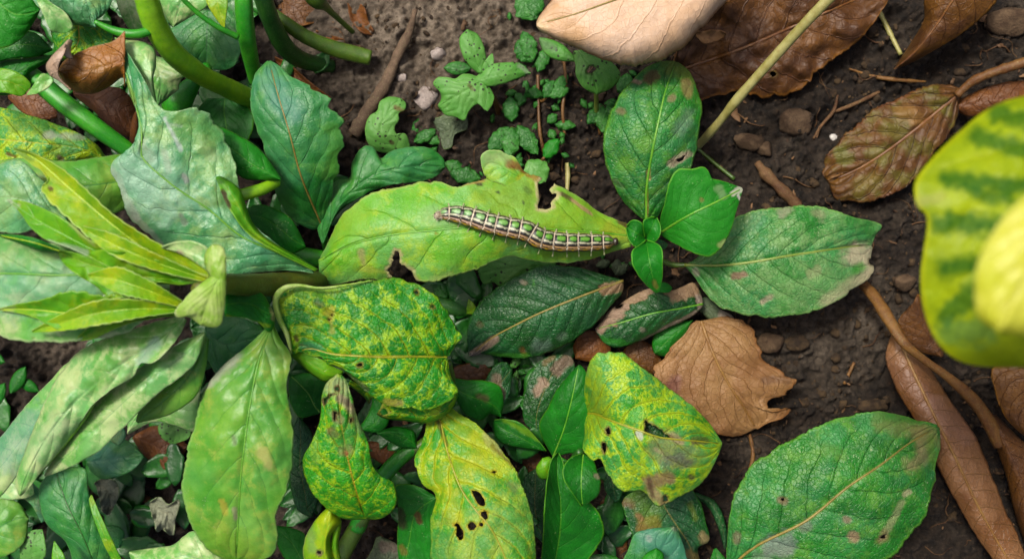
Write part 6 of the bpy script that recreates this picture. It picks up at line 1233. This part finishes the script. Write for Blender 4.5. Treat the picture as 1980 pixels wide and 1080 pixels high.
# ------------------------------------------------------------------ caterpillar
def caterpillar():
    path = np.array([(846, 416), (862, 413), (882, 414), (910, 420), (945, 431), (985, 440), (1018, 447), (1045, 461), (1080, 467.5), (1120, 468.5), (1160, 468), (1190, 467)], float)
    rad = [8.5, 13, 16.5, 19, 20, 20.5, 20.5, 20, 19, 17.5, 15.5, 11.5]
    P, Z = LEAFDATA['cat']
    nseg = 15
    nu, nv = nseg * 14 + 1, 72
    T = np.linspace(0, 1, nu)
    q = cr_curve(np.c_[path, rad], T)
    zz = np.array([Z[np.argmin((P[:, 0] - a) ** 2 + (P[:, 1] - b) ** 2)] for a, b in q[:, :2]])
    k = 15
    zz = np.convolve(np.r_[np.full(k, zz[0]), zz, np.full(k, zz[-1])], np.ones(2 * k + 1) / (2 * k + 1), 'valid')
    th = np.linspace(-np.pi, np.pi, nv, endpoint=False)      # angle from the back line, + towards the lower side
    ph = (T * nseg + .06 * np.sin(T * 41)) % 1.0
    tg = np.gradient(q[:, :2], axis=0); tg /= np.linalg.norm(tg, axis=1)[:, None]
    nr = np.stack([-tg[:, 1], tg[:, 0]], 1)                   # photo sense: points down for a path running right
    ringd = np.minimum(ph, 1 - ph)
    bulge = .90 + .12 * np.sin(np.pi * ph) ** .7 + .03 * np.exp(-(ringd / .03) ** 2)
    ends = np.clip(np.sin(np.pi * np.clip(T * 1.0, 0, 1)) * 9, 0.02, 1) ** .5
    R = q[:, 2] * bulge * ends
    roll = .42
    A = th[None] - roll + 0 * T[:, None]
    # shallow raised stripes and rings
    rel = .03 * np.cos(th * 9)[None] + .05 * np.exp(-(ringd / .05) ** 2)[:, None] * np.cos(th * 5)[None] ** 2
    rr = R[:, None] * (1 + rel)
    off = rr * np.sin(A)
    X = q[:, 0:1] + nr[:, 0:1] * off; Y = q[:, 1:2] + nr[:, 1:2] * off
    H = zz[:, None] + R[:, None] * .85 + rr * np.cos(A) * .95
    V = W(X, Y, H).reshape(-1, 3)
    i = np.arange(nu - 1)[:, None] * nv + np.arange(nv)[None]; j = np.arange(nu - 1)[:, None] * nv + (np.arange(nv)[None] + 1) % nv
    Fq = np.stack([i, i + nv, j + nv, j], -1).reshape(-1, 4)
    # colours
    a = np.abs(th)[None] + 0 * T[:, None]
    a = a + .035 * np.sin(ph * 2 * np.pi)[:, None]
    p = ph[:, None] + 0 * a
    blk = np.array(srgb('#1c1614', .6)); grn = np.array(C('#84b860')); grn2 = np.array(C('#4c8a34')); pal = np.array(C('#d8dcbc')); pk = np.array(C('#f0d0b8')); tan = np.array(C('#e8c090')); brn = np.array(C('#4c3018')); ylw = np.array(C('#d4b040')); wht = np.array(C('#f4e4cc'))
    col_ = np.zeros((nu, nv, 3)); col_[:] = blk
    def put(m, c):
        col_[m] = c
    e = ((p - .52) / .33) ** 2 + (a / .33) ** 2
    grnC = np.array(C('#a8cc98'))[None, None] * (1 - sstep(.1, .55, T[:, None] + 0 * a)[..., None]) + grn[None, None] * sstep(.1, .55, T[:, None] + 0 * a)[..., None]
    col_[e < 1] = grnC[e < 1]; put((e < 1) & (a > .2), grn2)
    put((e > 1.25) & (a < .30) & (np.abs(p - .5) < .3), grn2)
    t_ = T[:, None] + 0 * a
    paleC = pal[None, None] * (1 - t_[..., None]) + np.array(C('#d0ccb0'))[None, None] * t_[..., None]
    m = (a > .42) & (a < .58); col_[m] = paleC[m]
    put((a > .58) & (a < .90), blk)
    tanC = pk[None, None] * (1 - sstep(.3, .6, t_)[..., None]) + tan[None, None] * sstep(.3, .6, t_)[..., None]
    m = (a > .92) & (a < 1.12); col_[m] = tanC[m]
    put((a > 1.12) & (a < 1.26), blk)
    put((a > 1.26) & (a < 1.38), np.array(C('#d8b480')))
    put((a > 1.38) & (a < 1.5), blk)
    put(a > 1.5, brn * .6)
    put((a > 1.25) & (a < 1.5) & (np.abs(p - .5) < .16), ylw)
    ringw = .036
    m = (np.minimum(p, 1 - p) < ringw) & (a < 1.3); col_[m] = wht * 1.15
    m = (np.minimum(p, 1 - p) >= ringw) & (np.minimum(p, 1 - p) < .13) & (a < .42); col_[m] = blk
    m = (np.minimum(p, 1 - p) >= ringw) & (np.minimum(p, 1 - p) < .075) & (a > .42) & (a < 1.3); col_[m] *= .2
    n_ = fbm(np.broadcast_to(T[:, None] * 90, a.shape), np.broadcast_to(th[None] * 6, a.shape), 3, 3)
    col_ *= (.82 + .36 * n_)[..., None]
    hd = T < .02
    col_[hd] = np.array(C('#c8b8a0'))
    mm = N('striped caterpillar skin')
    at = mm.n('ShaderNodeAttribute', attribute_name='patch'); co = mm.coords()
    n3 = mm.noise(co, 60, 3)
    mat = mm.finish(at.outputs['Color'], .42, n3, .00015, .5, 0, None, .5)
    # soften stripe borders a little
    for _ in range(1):
        col_ = (col_ + np.roll(col_, 1, 1) * .12 + np.roll(col_, -1, 1) * .12) / 1.24
    pc = np.concatenate([col_, np.ones((nu, nv, 1))], 2).reshape(-1, 4)
    t = thing('caterpillar', 1010, 447, float(zz[nu // 2]), 'striped black, cream and green caterpillar resting on the lime leaf', 'caterpillar')
    mk_obj('body', V, Fq, mat, t, pc=pc)
    # head: two lobes with a small dark face
    hm = stem_mat('caterpillar head', '#b8a890', '#d8ccb8', '#5c4634', rough=.4)
    hz = zz[0] + 8
    def ball(name, x, y, z, rx, ry, rz, m, par, v=IV3, f=IF3):
        f_ = K * (D - z) / D
        return mk_obj(name, W(x, y, z) + v * np.array([rx, ry, rz]) * f_, f, m, par, origin=W(x, y, z))
    head = ball('head', 846, 416.5, hz, 7.5, 8, 7, hm, t)
    dm = stem_mat('caterpillar dark', '#241c18', '#3c2c20', rough=.35)
    ball('eye', 841, 413, hz + 4, 1.6, 1.8, 1.6, dm, head, IV, IF); ball('eye', 841, 420, hz + 3, 1.6, 1.8, 1.6, dm, head, IV, IF)
    # pale ring tubercles with bristles at every joint
    wm = stem_mat('caterpillar bristle', '#e4dcc8', '#f8f0dc', '#c8bca4', rough=.5, trans=.1)
    lm = stem_mat('caterpillar leg', '#a8b880', '#c8cca0', '#8c8c60', rough=.5, trans=.1)
    r = np.random.default_rng(3)
    for s in range(1, nseg):
        iu = s * 14
        Vs, Fs = [], []; o_ = 0
        for aa in (-1.25, -.75, -.5, .5, .75, 1.25):
            ang = aa - roll
            cx = q[iu, 0] + nr[iu, 0] * R[iu] * math.sin(ang); cy = q[iu, 1] + nr[iu, 1] * R[iu] * math.sin(ang); cz = zz[iu] + R[iu] * .85 + R[iu] * .95 * math.cos(ang)
            c = W(cx, cy, cz); f_ = K * (D - cz) / D
            d0 = np.array([nr[iu, 0] * math.sin(ang), -nr[iu, 1] * math.sin(ang), math.cos(ang)])
            Vs.append(c + IV * 1.25 * f_); Fs.append(IF + o_); o_ += len(IV)
            for _ in range(3):
                d = d0 + r.normal(size=3) * .35; d /= np.linalg.norm(d)
                L = r.uniform(4, 9) * f_
                sd = np.cross(d, [0.3, .2, 1]); sd /= np.linalg.norm(sd); n2_ = np.cross(d, sd)
                w_ = .38 * f_
                Vs.append(np.array([c + sd * w_, c - sd * w_ * .5 + n2_ * w_ * .8, c - sd * w_ * .5 - n2_ * w_ * .8, c + d * L]))
                Fs.append(np.array([[0, 1, 3], [1, 2, 3], [2, 0, 3]]) + o_); o_ += 4
        mk_obj('bristle_ring', np.vstack(Vs), np.vstack(Fs), wm, t, smooth=False)
        # stubby legs splayed on the leaf on both sides
        for sd_ in (1, -1):
            ang = sd_ * 1.25
            ex = .35 if sd_ < 0 else 1.0
            x0 = q[iu, 0] + nr[iu, 0] * R[iu] * .8 * sd_; y0 = q[iu, 1] + nr[iu, 1] * R[iu] * .8 * sd_
            x1 = q[iu, 0] + nr[iu, 0] * (R[iu] + 3 + 8 * ex) * sd_ + r.normal() * 1.5; y1 = q[iu, 1] + nr[iu, 1] * (R[iu] + 3 + 8 * ex) * sd_
            zl_ = zz[iu] + 2
            tube('leg', [(x0, y0, zz[iu] + 7, 1.6), ((x0 + x1) / 2, (y0 + y1) / 2, zz[iu] + 4, 1.2), (x1, y1, zl_, 1.9)], lm, t, seg=8, n=6)
    # fine hair round the head
    Vs, Fs = [], []; o_ = 0
    for _ in range(46):
        c = W(850 + r.uniform(-8, 6), 416 + r.uniform(-9, 9), hz + r.uniform(-2, 5)); f_ = K * (D - hz) / D
        d = np.array([-1 + r.normal() * .7, r.normal() * 1.0, .25 + r.random() * .5]); d /= np.linalg.norm(d)
        L = r.uniform(6, 15) * f_; sd = np.cross(d, [0.3, .2, 1]); sd /= np.linalg.norm(sd); n2_ = np.cross(d, sd); w_ = .55 * f_
        Vs.append(np.array([c + sd * w_, c - sd * w_ * .5 + n2_ * w_ * .8, c - sd * w_ * .5 - n2_ * w_ * .8, c + d * L])); Fs.append(np.array([[0, 1, 3], [1, 2, 3], [2, 0, 3]]) + o_); o_ += 4
    mk_obj('head_hair', np.vstack(Vs), np.vstack(Fs), wm, t, smooth=False)
    # tail clasp
    ball('tail', 1190, 467, zz[-1] + 7, 6, 8, 6, dm, t)
caterpillar()
